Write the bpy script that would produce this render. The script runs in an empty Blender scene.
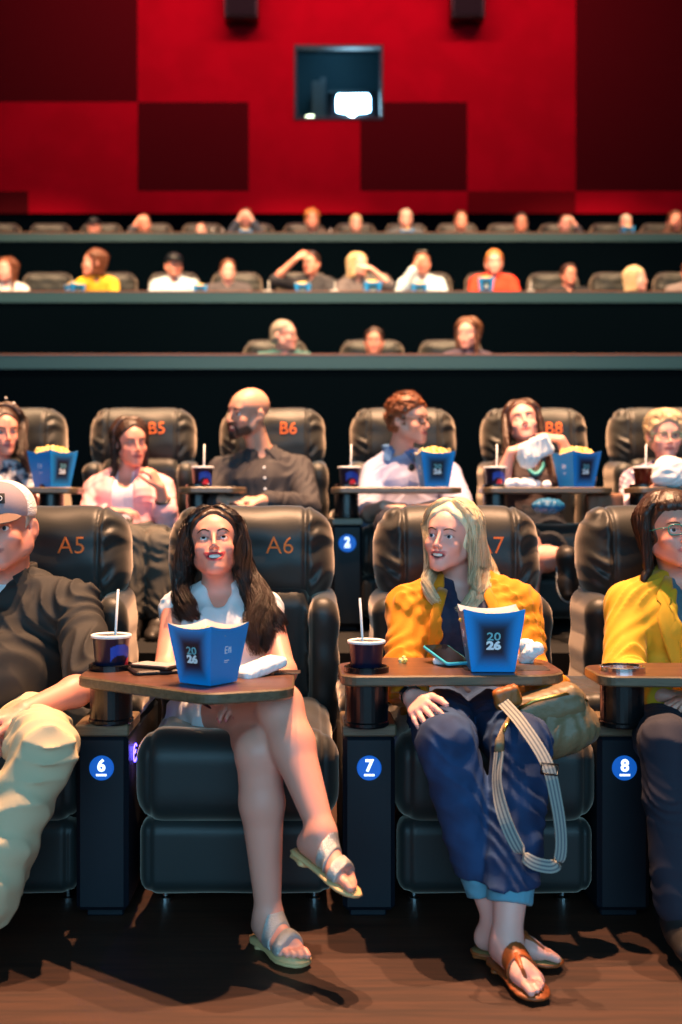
import bpy, math, random
import numpy as np
from mathutils import Vector, Matrix

SC = bpy.context.scene
COL = SC.collection
R = math.radians
F = 1120.0            # focal length in pixels of the 682x1024 frame
CX, CY, CAMZ = 306.0, 512.0, 1.10

def P(px, py, D):
    """the point that stands at depth D where the photo shows pixel (px, py)"""
    return np.array([(px - CX) / F * D, D, CAMZ - (py - CY) / F * D])

# ------------------------------------------------------------------ camera
cam = bpy.data.cameras.new('camera')
cam_ob = bpy.data.objects.new('camera', cam)
COL.objects.link(cam_ob)
cam_ob.location = (0, 0, CAMZ)
cam_ob.rotation_euler = (R(90), 0, 0)
cam.sensor_width = 36; cam.sensor_height = 36
cam.sensor_fit = 'AUTO'
cam.lens = F * 36 / 1024
cam.shift_x = (341 - CX) / 1024
cam.clip_start = 0.05
cam.clip_end = 100
cam.dof.use_dof = True
cam.dof.focus_distance = 3.15
cam.dof.aperture_fstop = 2.0
SC.camera = cam_ob

SC.view_settings.view_transform = 'Standard'
SC.view_settings.look = 'None'
SC.view_settings.gamma = 1.0
SC.view_settings.use_curve_mapping = False
SC.view_settings.exposure = 0.0
SC.cycles.use_denoising = True
SC.cycles.max_bounces = 6
SC.cycles.sample_clamp_indirect = 4
SC.cycles.sample_clamp_direct = 0

# ------------------------------------------------------------------ world and light
world = bpy.data.worlds.new('dark_hall'); SC.world = world
world.use_nodes = True
world.node_tree.nodes['Background'].inputs[0].default_value = (0.10, 0.22, 0.32, 1)
world.node_tree.nodes['Background'].inputs[1].default_value = 0.03

def area(name, loc, target, size, power, col, sy=None, spread=None):
    l = bpy.data.lights.new(name, 'AREA')
    l.shape = 'RECTANGLE' if sy else 'SQUARE'
    l.size = size
    if sy: l.size_y = sy
    l.energy = power; l.color = col
    if spread: l.spread = R(spread)
    o = bpy.data.objects.new(name, l); COL.objects.link(o)
    o.location = loc
    o.rotation_euler = (Vector(target) - Vector(loc)).to_track_quat('-Z', 'Y').to_euler()
    return o

def spot(name, loc, target, power, col, cone=70, blend=.4, rad=.05):
    l = bpy.data.lights.new(name, 'SPOT')
    l.energy = power; l.color = col; l.spot_size = R(cone); l.spot_blend = blend
    l.shadow_soft_size = rad
    o = bpy.data.objects.new(name, l); COL.objects.link(o)
    o.location = loc
    o.rotation_euler = (Vector(target) - Vector(loc)).to_track_quat('-Z', 'Y').to_euler()
    return o

# the cinema screen shines from behind the camera onto the audience
area('screen_light', (0.3, -7.0, 3.6), (0.3, 6.0, 1.4), 11.0, 930, (0.28, 0.66, 0.95), sy=4.6)
WARM = (1.0, 0.54, 0.29)
# ceiling downlights over the rows
spot('downlight', (0.45, 4.05, 7.6), (0.45, 3.5, 0), 4400, WARM, 80)
spot('downlight', (-0.6, 4.5, 8.0), (-0.4, 5.8, 0.6), 3000, WARM, 70)
spot('downlight', (1.6, 4.5, 8.0), (1.4, 5.8, 0.6), 3000, WARM, 70)
for x in (-2.6, 0.2, 3.0):
    spot('downlight', (x, 7.2, 8.6), (x, 9.9, 1.6), 2900, (1, .62, .34), 80)
for x in (-3.6, 0.0, 3.6):
    spot('downlight', (x, 9.6, 9.4), (x, 12.5, 2.6), 2500, (1, .62, .34), 80)
for x in (-4.4, 0.0, 4.4):
    spot('downlight', (x, 12.4, 10.2), (x, 15.2, 3.9), 2500, (1, .62, .34), 56)
# wall washer on the red panelling at the back
area('wall_washer', (0.3, 14.2, 10.5), (0.3, 17.5, 7.2), 9.0, 330, (1.0, 0.30, 0.36), sy=.5)
# ------------------------------------------------------------------ solid modelling by distance fields
def A(*v): return np.array(v, dtype=np.float64)
def unit(v):
    v = np.asarray(v, float); return v / (np.linalg.norm(v) + 1e-12)

def f_cap(a, b, ra, rb):
    a = np.asarray(a, float); b = np.asarray(b, float); ab = b - a; L = float(ab @ ab) + 1e-12
    def f(p):
        w = p - a
        t = np.clip((w @ ab) / L, 0, 1)
        q = w - t[..., None] * ab
        return np.sqrt((q * q).sum(-1)) - (ra + (rb - ra) * t)
    return f

def f_ecap(a, b, ra, rb, side, ratio):
    """tapered capsule whose section is an ellipse: full radius along side, ratio*radius across it"""
    a = np.asarray(a, float); b = np.asarray(b, float); ab = b - a; L = float(ab @ ab) + 1e-12
    s = unit(side)
    def f(p):
        w = p - a
        t = np.clip((w @ ab) / L, 0, 1)
        q = w - t[..., None] * ab
        qs = q @ s
        rest = (q * q).sum(-1) - qs * qs
        d = np.sqrt(np.maximum(rest, 0) / ratio ** 2 + qs * qs) - (ra + (rb - ra) * t)
        return d * min(1, ratio)
    return f

def f_ell(c, r, M=None):
    c = np.asarray(c, float); r = np.asarray(r, float)
    def f(p):
        q = p - c
        if M is not None: q = q @ M          # columns of M = axes
        k0 = np.sqrt(((q / r) ** 2).sum(-1)); k1 = np.sqrt(((q / (r * r)) ** 2).sum(-1)) + 1e-9
        return k0 * (k0 - 1) / k1
    return f

def f_box(c, h, M=None, rnd=.01):
    c = np.asarray(c, float); h = np.asarray(h, float) - rnd
    def f(p):
        q = p - c
        if M is not None: q = q @ M
        q = np.abs(q) - h
        return np.sqrt((np.maximum(q, 0) ** 2).sum(-1)) + np.minimum(q.max(-1), 0) - rnd
    return f

def smin(a, b, k):
    if k <= 0: return np.minimum(a, b)
    h = np.maximum(k - np.abs(a - b), 0) / k
    return np.minimum(a, b) - h * h * k * .25

class Shape:
    def __init__(s): s.ops = []; s.slack = .004
    def add(s, f, lo, hi, k=.01, mode='u'):
        s.ops.append((mode, f, np.asarray(lo, float), np.asarray(hi, float), k)); return s
    def cap(s, a, b, ra, rb=None, k=.01, mode='u'):
        rb = ra if rb is None else rb; a = np.asarray(a, float); b = np.asarray(b, float)
        m = max(ra, rb)
        return s.add(f_cap(a, b, ra, rb), np.minimum(a, b) - m, np.maximum(a, b) + m, k, mode)
    def ecap(s, a, b, ra, rb, side, ratio, k=.01, mode='u'):
        a = np.asarray(a, float); b = np.asarray(b, float); m = max(ra, rb) * max(1, ratio)
        return s.add(f_ecap(a, b, ra, rb, side, ratio), np.minimum(a, b) - m, np.maximum(a, b) + m, k, mode)
    def path(s, pts, rads, k=.01, mode='u'):
        for i in range(len(pts) - 1): s.cap(pts[i], pts[i + 1], rads[i], rads[i + 1], k, mode)
        return s
    def ell(s, c, r, M=None, k=.01, mode='u'):
        c = np.asarray(c, float); m = max(r)
        return s.add(f_ell(c, r, M), c - m, c + m, k, mode)
    def box(s, c, h, M=None, rnd=.01, k=.01, mode='u'):
        c = np.asarray(c, float); m = float(np.linalg.norm(h)) if M is not None else np.asarray(h, float)
        return s.add(f_box(c, h, M, rnd), c - m, c + m, k, mode)
    def clip(s, c, n, k=0):
        """keep the side opposite to n"""
        c = np.asarray(c, float); n = unit(n)
        return s.add(lambda p: (p - c) @ n, [-1e9] * 3, [1e9] * 3, k, 'i')
    def both(s, f, k=0): return s.add(f, [-1e9] * 3, [1e9] * 3, k, 'i')
    def offset(s, v): return s.add(lambda p: v, [-1e9] * 3, [1e9] * 3, 0, 'o')
    def disp(s, f, amp):
        s.slack += amp; return s.add(f, [-1e9] * 3, [1e9] * 3, 0, 'd')
    def copy(s):
        c = Shape(); c.ops = list(s.ops); c.slack = s.slack; return c
    def bounds(s):
        lo = np.full(3, 1e9); hi = -lo
        for m, f, l, h, k in s.ops:
            if m == 'u': lo = np.minimum(lo, l); hi = np.maximum(hi, h)
        e = sum(0 if o[0] != 'o' else o[1](None) for o in s.ops)
        e = max(e, 0) + s.slack
        return lo - e, hi + e
    def ev(s, pts, bc, br):
        d = np.full(pts.shape[:2], 1.0)
        off = 0.0
        for m, f, lo, hi, k in s.ops:
            if m == 'u' or m == 's':
                e = br + k + abs(off) + .01
                idx = np.nonzero(((bc > lo - e) & (bc < hi + e)).all(1))[0]
                if len(idx) == 0: continue
                v = f(pts[idx]); o = d[idx]
                d[idx] = smin(o, v, k) if m == 'u' else -smin(-o, v, k)
            elif m == 'i': d = -smin(-d, -f(pts), k)
            elif m == 'o': d = d - f(pts); off += f(None)
            elif m == 'd': d = d + f(pts)
        return d
    def mesh(s, h):
        lo, hi = s.bounds(); lo = lo - 2 * h
        nb = np.maximum(np.ceil((hi + 2 * h - lo) / (8 * h)).astype(int), 1)
        g = np.stack(np.meshgrid(*[np.arange(n) for n in nb], indexing='ij'), -1).reshape(-1, 3)
        br = 4 * h * math.sqrt(3)
        bc = lo + (g + .5) * 8 * h - .5 * h
        c = s.ev(bc[:, None, :], bc, br)[:, 0]
        act = np.nonzero(np.abs(c) < br * 1.7 + s.slack)[0]
        D = np.empty((nb[0], 8, nb[1], 8, nb[2], 8), dtype=np.float32)
        D[:] = np.where(c < 0, -1., 1.).reshape(nb)[:, None, :, None, :, None]
        o = np.stack(np.meshgrid(*[np.arange(8)] * 3, indexing='ij'), -1).reshape(-1, 3)
        for i in range(0, len(act), 1500):
            a = act[i:i + 1500]; gb = g[a]
            p = lo + (gb[:, None, :] * 8 + o[None]) * h
            v = s.ev(p, bc[a], br)
            D[gb[:, 0], :, gb[:, 1], :, gb[:, 2], :] = v.reshape(-1, 8, 8, 8)
        D = D.reshape(nb[0] * 8, nb[1] * 8, nb[2] * 8)
        S = D < 0
        N = np.array(D.shape)
        cells, pos, quads = [], [], []
        st = np.array([N[1] * N[2], N[2], 1])
        for ax in range(3):
            sl0 = [slice(None)] * 3; sl1 = [slice(None)] * 3
            sl0[ax] = slice(0, -1); sl1[ax] = slice(1, None)
            e = np.argwhere(S[tuple(sl0)] != S[tuple(sl1)])
            if len(e) == 0: continue
            b, cc = (ax + 1) % 3, (ax + 2) % 3
            e = e[(e[:, b] > 0) & (e[:, cc] > 0)]
            e1 = e.copy(); e1[:, ax] += 1
            d0 = D[e[:, 0], e[:, 1], e[:, 2]].astype(float); d1 = D[e1[:, 0], e1[:, 1], e1[:, 2]].astype(float)
            t = np.clip(d0 / (d0 - d1), .02, .98)
            q = e.astype(float); q[:, ax] += t
            ids = []
            for (u, w) in ((0, 0), (1, 0), (1, 1), (0, 1)):
                cidx = e.copy(); cidx[:, b] -= u; cidx[:, cc] -= w
                ids.append(cidx @ st)
            for k_ in ids: cells.append(k_); pos.append(q)
            Q = np.stack(ids, 1)
            flip = d0 > 0
            Q[flip] = Q[flip][:, ::-1]
            quads.append(Q)
        if not cells: return np.zeros((0, 3)), np.zeros((0, 4), int)
        cells = np.concatenate(cells); pos = np.concatenate(pos); quads = np.concatenate(quads)
        uq, inv = np.unique(cells, return_inverse=True)
        cnt = np.bincount(inv)
        V = np.stack([np.bincount(inv, pos[:, i]) / cnt for i in range(3)], 1)
        V = lo + V * h
        Fq = np.searchsorted(uq, quads)
        return V, Fq

def relax(V, Fq, it=1, w=.5):
    """a little smoothing of a quad mesh"""
    n = len(V)
    a = np.concatenate([Fq[:, [0, 1]], Fq[:, [1, 2]], Fq[:, [2, 3]], Fq[:, [3, 0]]])
    i = np.concatenate([a[:, 0], a[:, 1]]); j = np.concatenate([a[:, 1], a[:, 0]])
    c = np.bincount(i, minlength=n)[:, None] + 1e-9
    for _ in range(it):
        m = np.stack([np.bincount(i, V[j, k], minlength=n) for k in range(3)], 1) / c
        V = V + (m - V) * w
    return V

# ------------------------------------------------------------------ objects
def raw_obj(name, V, Fs, mats, parent=None, smooth=True, mat_idx=None, colors=None, origin=None):
    """link one mesh object; V is in world coordinates (or in parent space when origin is given as zeros)"""
    me = bpy.data.meshes.new(name)
    V = np.asarray(V, float)
    if origin is None:
        origin = np.array(parent['_o']) if parent is not None and '_o' in parent else np.zeros(3)
    V = V - origin
    if isinstance(Fs, np.ndarray):
        n = Fs.shape[1]
        me.vertices.add(len(V)); me.vertices.foreach_set('co', V.astype(np.float32).ravel())
        me.loops.add(len(Fs) * n); me.loops.foreach_set('vertex_index', Fs.astype(np.int32).ravel())
        me.polygons.add(len(Fs))
        me.polygons.foreach_set('loop_start', np.arange(0, len(Fs) * n, n, dtype=np.int32))
        me.polygons.foreach_set('loop_total', np.full(len(Fs), n, dtype=np.int32))
        me.update(calc_edges=True)
    else:
        me.from_pydata([tuple(v) for v in V], [], [tuple(int(i) for i in f) for f in Fs])
        me.update()
    me.polygons.foreach_set('use_smooth', [smooth] * len(me.polygons))
    if not isinstance(mats, (list, tuple)): mats = [mats]
    for m in mats: me.materials.append(m)
    if mat_idx is not None: me.polygons.foreach_set('material_index', np.asarray(mat_idx, dtype=np.int32))
    if colors is not None:
        at = me.color_attributes.new('Col', 'FLOAT_COLOR', 'POINT')
        c = np.ones((len(V), 4), dtype=np.float32); c[:, :3] = colors
        at.data.foreach_set('color', c.ravel())
    o = bpy.data.objects.new(name, me); COL.objects.link(o)
    if parent is not None: o.parent = parent
    return o

def root(name, label, cat, loc, group=None, rz=0):
    o = bpy.data.objects.new(name, None); COL.objects.link(o)
    o.location = [float(x) for x in loc]; o.rotation_euler = (0, 0, rz); o.empty_display_size = .1
    o['label'] = label; o['category'] = cat
    if group: o['group'] = group
    o['_o'] = [float(x) for x in loc]
    return o

def tag(o, label, cat, group=None, kind=None):
    o['label'] = label; o['category'] = cat
    if group: o['group'] = group
    if kind: o['kind'] = kind
    return o

def place_self(o, loc):
    """give a top-level mesh built in world coordinates an origin of its own"""
    v = Vector([float(x) for x in loc])
    o.data.transform(Matrix.Translation(-v)); o.location = v
    o['_o'] = list(v)
    return o

def copy_tree(o, parent=None):
    c = o.copy(); COL.objects.link(c)
    if parent is not None: c.parent = parent
    for ch in list(o.children): copy_tree(ch, c)
    return c

def sdf_obj(name, sh, h, mats, parent=None, rel=1, **kw):
    V, Fq = sh.mesh(h)
    if rel: V = relax(V, Fq, rel)
    return raw_obj(name, V, Fq, mats, parent, **kw)

class MB:
    """collects simple solids into one mesh"""
    def __init__(s): s.V = []; s.F = []; s.I = []; s.mi = 0
    def _add(s, V, Fs):
        b = len(s.V); s.V += [tuple(v) for v in V]; s.F += [tuple(i + b for i in f) for f in Fs]; s.I += [s.mi] * len(Fs)
        return s
    def box(s, c, h, M=None, bev=0):
        """box with chamfered edges"""
        hx, hy, hz = h
        b = min(bev, hx * .9, hy * .9, hz * .9)
        c = np.asarray(c, float)
        pts = []; idx = {}
        def T(p):
            p = np.asarray(p, float)
            return c + (M @ p if M is not None else p)
        if b <= 0:
            V = [T((x * hx, y * hy, z * hz)) for x in (-1, 1) for y in (-1, 1) for z in (-1, 1)]
            return s._add(V, [(0, 1, 3, 2), (4, 6, 7, 5), (0, 4, 5, 1), (2, 3, 7, 6), (0, 2, 6, 4), (1, 5, 7, 3)])
        for x in (-1, 1):
            for y in (-1, 1):
                for z in (-1, 1):
                    for a in range(3):
                        q = [x * (hx - b), y * (hy - b), z * (hz - b)]
                        q[a] = (x, y, z)[a] * h[a]
                        idx[(x, y, z, a)] = len(pts); pts.append(T(q))
        Fs = []
        for a in range(3):
            o1, o2 = [i for i in range(3) if i != a]
            for sg in (-1, 1):
                f = []
                for (u, v) in ((-1, -1), (1, -1), (1, 1), (-1, 1)):
                    k = [0, 0, 0]; k[a] = sg; k[o1] = u; k[o2] = v
                    f.append(idx[(k[0], k[1], k[2], a)])
                if (sg > 0) == (a == 1): f = f[::-1]
                Fs.append(f)
        for a in range(3):            # edges along axis a
            o1, o2 = [i for i in range(3) if i != a]
            for u in (-1, 1):
                for v in (-1, 1):
                    k1 = [0] * 3; k2 = [0] * 3
                    k1[a] = -1; k2[a] = 1
                    for k in (k1, k2): k[o1] = u; k[o2] = v
                    f = [idx[(*k1, o1)], idx[(*k2, o1)], idx[(*k2, o2)], idx[(*k1, o2)]]
                    if (u * v > 0) == (a != 1): f = f[::-1]
                    Fs.append(f[::-1])
        for x in (-1, 1):
            for y in (-1, 1):
                for z in (-1, 1):
                    f = [idx[(x, y, z, i)] for i in range(3)]
                    if x * y * z < 0: f = f[::-1]
                    Fs.append(f)
        return s._add(pts, Fs)
    def lathe(s, base, prof, n=32, axis=(0, 0, 1), M=None):
        """prof: list of (r, z)"""
        base = np.asarray(base, float); V = []
        for r, z in prof:
            for i in range(n):
                a = 2 * math.pi * i / n
                p = A(r * math.cos(a), r * math.sin(a), z)
                V.append(base + (M @ p if M is not None else p))
        Fs = []
        for j in range(len(prof) - 1):
            for i in range(n):
                k = (i + 1) % n
                Fs.append((j * n + i, j * n + k, (j + 1) * n + k, (j + 1) * n + i))
        if prof[0][0] > 1e-6: Fs.append(tuple(range(n))[::-1])
        if prof[-1][0] > 1e-6: Fs.append(tuple((len(prof) - 1) * n + i for i in range(n)))
        return s._add(V, Fs)
    def tube(s, pts, rads, n=8, flat=None, flat_r=1.0):
        """round (or flattened) tube through points"""
        pts = [np.asarray(p, float) for p in pts]
        if not isinstance(rads, (list, tuple, np.ndarray)): rads = [rads] * len(pts)
        V = []; prev = None
        for i, p in enumerate(pts):
            d = unit(pts[min(i + 1, len(pts) - 1)] - pts[max(i - 1, 0)])
            if flat is not None: u = unit(np.asarray(flat(i) if callable(flat) else flat, float))
            else: u = prev if prev is not None else (A(0, 0, 1) if abs(d[2]) < .9 else A(1, 0, 0))
            u = unit(u - d * (u @ d)); prev = u
            w = np.cross(d, u)
            for k in range(n):
                a = 2 * math.pi * k / n
                V.append(p + rads[i] * (u * math.cos(a) * flat_r + w * math.sin(a)))
        m = len(pts); Fs = []
        for j in range(m - 1):
            for k in range(n):
                l = (k + 1) % n
                Fs.append((j * n + k, j * n + l, (j + 1) * n + l, (j + 1) * n + k))
        Fs.append(tuple(range(n))[::-1]); Fs.append(tuple((m - 1) * n + k for k in range(n)))
        return s._add(V, Fs)
    def prism(s, outline, z0, z1, bev=.004, T=None):
        """outline: (x, y) points counter-clockwise, edges softened"""
        o = np.asarray(outline, float); n = len(o)
        nx = np.roll(o, -1, 0) - np.roll(o, 1, 0)
        nr = np.stack([nx[:, 1], -nx[:, 0]], 1); nr /= np.linalg.norm(nr, axis=1)[:, None] + 1e-9
        rings = [(o - nr * bev, z0), (o, z0 + bev), (o, z1 - bev), (o - nr * bev, z1)]
        V = []
        for q, z in rings:
            for p in q:
                v = A(p[0], p[1], z)
                V.append(T(v) if T else v)
        Fs = []
        for j in range(3):
            for i in range(n):
                k = (i + 1) % n
                Fs.append((j * n + i, j * n + k, (j + 1) * n + k, (j + 1) * n + i))
        Fs.append(tuple(range(n))[::-1]); Fs.append(tuple(3 * n + i for i in range(n)))
        return s._add(V, Fs)
    def obj(s, name, mats, parent=None, smooth=False, **kw):
        o = raw_obj(name, s.V, s.F, mats, parent, smooth, mat_idx=s.I, **kw)
        return o

def spline(pts, n):
    """Catmull-Rom through points, n samples"""
    p = np.asarray(pts, float); m = len(p)
    q = np.vstack([2 * p[0] - p[1], p, 2 * p[-1] - p[-2]])
    t = np.linspace(0, m - 1 - 1e-9, n); i = t.astype(int); f = (t - i)[:, None]
    p0, p1, p2, p3 = q[i], q[i + 1], q[i + 2], q[i + 3]
    return .5 * (2 * p1 + (p2 - p0) * f + (2 * p0 - 5 * p1 + 4 * p2 - p3) * f ** 2 + (3 * p1 - p0 - 3 * p2 + p3) * f ** 3)

def text_obj(name, body, size, M, mat, parent=None, ext=.0008, bold=0.0, align='CENTER', xs=1.0):
    """lettering as a solid mesh; M places it (local x right, y up, z out of the surface)"""
    cu = bpy.data.curves.new(name, 'FONT')
    cu.body = body; cu.size = size; cu.align_x = align; cu.align_y = 'CENTER'
    cu.extrude = ext; cu.offset = bold; cu.resolution_u = 3
    tmp = bpy.data.objects.new(name, cu)
    COL.objects.link(tmp)
    bpy.context.view_layer.update()
    me = bpy.data.meshes.new_from_object(tmp)
    COL.objects.unlink(tmp); bpy.data.objects.remove(tmp)
    me.transform(Matrix.Diagonal((xs, 1, 1, 1)))
    me.transform(M)
    if parent is not None and '_o' in parent: me.transform(Matrix.Translation(-Vector(parent['_o'])))
    me.materials.clear(); me.materials.append(mat)
    o = bpy.data.objects.new(name, me); COL.objects.link(o)
    if parent is not None: o.parent = parent
    return o

def frame(xa, ya, za, loc):
    """4x4 with the given axes"""
    return Matrix(((xa[0], ya[0], za[0], loc[0]), (xa[1], ya[1], za[1], loc[1]), (xa[2], ya[2], za[2], loc[2]), (0, 0, 0, 1)))
FRONT = lambda loc: frame((1, 0, 0), (0, 0, 1), (0, -1, 0), loc)

# ------------------------------------------------------------------ materials
def mat(name, col, rough=.5, metal=0, spec=.5, bump=None, emis=None, es=0, alpha=None, trans=0, vcol=False, noise_col=None, sheen=0, coat=0, sss=0):
    """bump: (scale, strength[, distance, kind]) in object space; noise_col: (scale, second colour)"""
    m = bpy.data.materials.new(name); m.use_nodes = True
    nt = m.node_tree; b = nt.nodes['Principled BSDF']
    b.inputs['Base Color'].default_value = (*col, 1)
    b.inputs['Roughness'].default_value = rough
    b.inputs['Metallic'].default_value = metal
    b.inputs['Specular IOR Level'].default_value = spec
    if sheen: b.inputs['Sheen Weight'].default_value = sheen; b.inputs['Sheen Roughness'].default_value = .4; b.inputs['Sheen Tint'].default_value = (1, .82, .66, 1)
    if coat: b.inputs['Coat Weight'].default_value = coat
    if trans: b.inputs['Transmission Weight'].default_value = trans
    if sss:
        b.inputs['Subsurface Weight'].default_value = sss
        b.inputs['Subsurface Radius'].default_value = (.012, .005, .003)
        b.inputs['Subsurface Scale'].default_value = 1.0
    if emis:
        b.inputs['Emission Color'].default_value = (*emis, 1); b.inputs['Emission Strength'].default_value = es
    if vcol:
        a = nt.nodes.new('ShaderNodeVertexColor'); a.layer_name = 'Col'
        nt.links.new(a.outputs['Color'], b.inputs['Base Color'])
    tc = None
    def coords():
        nonlocal tc
        if tc is None: tc = nt.nodes.new('ShaderNodeTexCoord')
        return tc.outputs['Object']
    if noise_col:
        n = nt.nodes.new('ShaderNodeTexNoise'); n.inputs['Scale'].default_value = noise_col[0]; n.inputs['Detail'].default_value = 4
        nt.links.new(coords(), n.inputs['Vector'])
        mx = nt.nodes.new('ShaderNodeMix'); mx.data_type = 'RGBA'
        mx.inputs[6].default_value = (*col, 1); mx.inputs[7].default_value = (*noise_col[1], 1)
        rp = nt.nodes.new('ShaderNodeMapRange'); rp.inputs[1].default_value = .4; rp.inputs[2].default_value = .6
        nt.links.new(n.outputs[0], rp.inputs[0]); nt.links.new(rp.outputs[0], mx.inputs[0])
        nt.links.new(mx.outputs[2], b.inputs['Base Color'])
    if bump:
        kind = bump[3] if len(bump) > 3 else 'noise'
        if kind == 'noise':
            n = nt.nodes.new('ShaderNodeTexNoise'); n.inputs['Detail'].default_value = 5
        elif kind == 'voronoi':
            n = nt.nodes.new('ShaderNodeTexVoronoi')
        else:
            n = nt.nodes.new('ShaderNodeTexWave'); n.bands_direction = kind
        n.inputs['Scale'].default_value = bump[0]
        nt.links.new(coords(), n.inputs['Vector'])
        bp = nt.nodes.new('ShaderNodeBump'); bp.inputs['Strength'].default_value = bump[1]
        bp.inputs['Distance'].default_value = bump[2] if len(bump) > 2 else .002
        nt.links.new(n.outputs[0], bp.inputs['Height']); nt.links.new(bp.outputs[0], b.inputs['Normal'])
    return m

def srgb(r, g, b):
    f = lambda c: (c / 255 / 12.92) if c / 255 <= .04045 else ((c / 255 + .055) / 1.055) ** 2.4
    return (f(r), f(g), f(b))

MAT = {}
MAT['leather'] = mat('leather', srgb(29, 35, 36), .47, bump=(260, .25, .001), spec=.36, sheen=.6)
MAT['leather_dark'] = mat('leather_dark', srgb(40, 37, 36), .5, bump=(260, .2, .001))
MAT['black_laminate'] = mat('black_laminate', srgb(8, 18, 28), .5, spec=.3, bump=(500, .15, .0006))
MAT['black_plastic'] = mat('black_plastic', srgb(14, 14, 16), .25)
MAT['stitch'] = mat('stitch', srgb(240, 120, 45), .7)
MAT['chrome'] = mat('chrome', (.7, .7, .72), .22, 1)
MAT['white_plastic'] = mat('white_plastic', srgb(235, 238, 240), .35)
MAT['straw'] = mat('straw', srgb(225, 230, 235), .3)
MAT['badge_blue'] = mat('badge_blue', srgb(10, 60, 150), .4, emis=srgb(20, 100, 200), es=.7)
MAT['badge_white'] = mat('badge_white', (.9, .95, 1), .4, emis=(.75, .88, 1), es=1.6)
MAT['led_blue'] = mat('led_blue', srgb(30, 30, 220), .4, emis=(.08, .05, 1), es=12)
MAT['napkin'] = mat('napkin', srgb(238, 240, 242), .9, bump=(90, .5, .002))
MAT['popcorn'] = mat('popcorn', srgb(250, 236, 176), .8, noise_col=(60, srgb(240, 200, 90)), bump=(120, .6, .002))
MAT['white_card'] = mat('white_card', srgb(244, 244, 240), .7)
MAT['print_white'] = mat('print_white', srgb(236, 244, 248), .6)
MAT['print_teal'] = mat('print_teal', srgb(120, 190, 200), .6)
MAT['print_red'] = mat('print_red', srgb(215, 30, 50), .5)
MAT['print_blue'] = mat('print_blue', srgb(15, 60, 170), .5)
MAT['cup_dark'] = mat('cup_dark', srgb(14, 20, 44), .3)
MAT['cola'] = mat('cola', srgb(80, 20, 12), .15)
MAT['eye_white'] = mat('eye_white', srgb(225, 222, 220), .15)
MAT['iris'] = mat('iris', srgb(58, 38, 28), .1)
MAT['iris_blue'] = mat('iris_blue', srgb(70, 90, 105), .1)
MAT['teeth'] = mat('teeth', srgb(240, 236, 226), .25)
MAT['skin'] = mat('skin', (.6, .4, .3), .46, vcol=True, spec=.4, bump=(330, .12, .0006), sss=.12)

def wood(name, c1, c2, scale=1.0, rough=.35, axis='X', ring=6):
    m = bpy.data.materials.new(name); m.use_nodes = True
    nt = m.node_tree; b = nt.nodes['Principled BSDF']; b.inputs['Roughness'].default_value = rough
    tc = nt.nodes.new('ShaderNodeTexCoord'); mp = nt.nodes.new('ShaderNodeMapping')
    s = [1 * scale, 14 * scale, 14 * scale] if axis == 'X' else [14 * scale, 1 * scale, 14 * scale]
    mp.inputs['Scale'].default_value = s
    nt.links.new(tc.outputs['Object'], mp.inputs['Vector'])
    n = nt.nodes.new('ShaderNodeTexNoise'); n.inputs['Scale'].default_value = ring; n.inputs['Detail'].default_value = 6
    n.inputs['Distortion'].default_value = .8
    nt.links.new(mp.outputs[0], n.inputs['Vector'])
    cr = nt.nodes.new('ShaderNodeValToRGB'); cr.color_ramp.elements[0].color = (*c1, 1); cr.color_ramp.elements[1].color = (*c2, 1)
    cr.color_ramp.elements[0].position = .35; cr.color_ramp.elements[1].position = .65
    nt.links.new(n.outputs[0], cr.inputs[0]); nt.links.new(cr.outputs[0], b.inputs['Base Color'])
    bp = nt.nodes.new('ShaderNodeBump'); bp.inputs['Strength'].default_value = .15; bp.inputs['Distance'].default_value = .001
    nt.links.new(n.outputs[0], bp.inputs['Height']); nt.links.new(bp.outputs[0], b.inputs['Normal'])
    return m
MAT['tray_wood'] = wood('tray_wood', srgb(70, 44, 34), srgb(100, 66, 50), .8)
MAT['tray_edge'] = wood('tray_edge', srgb(88, 72, 54), srgb(112, 94, 72), 1.5)
MAT['floor_wood'] = wood('floor_wood', srgb(44, 23, 13), srgb(64, 36, 22), .5, .55)
# ------------------------------------------------------------------ people
RNG = np.random.default_rng(7)

def folds(amp, freq, seed):
    """soft creases for cloth, as a displacement"""
    freq = freq * 2.5; amp = amp * .72
    r = np.random.default_rng(seed)
    D = [unit(r.normal(size=3) * A(1, 1, .8)) for _ in range(6)]; ph = r.uniform(0, 6.28, 6)
    def f(p):
        w = np.sin(p @ D[0] * freq * .45 + ph[0]) * 1.6 + np.sin(p @ D[1] * freq * .6 + ph[1]) * 1.1
        v = np.sin(p @ D[2] * freq + w + ph[2]); u = np.sin(p @ D[3] * freq * 1.7 + w * 1.3 + ph[3])
        s = np.sin(p @ D[4] * freq * .5 + ph[4]) * .5 + .6
        return amp * (1 - np.abs(v)) * s * -1.2 + amp * .35 * u
    return f

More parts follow.
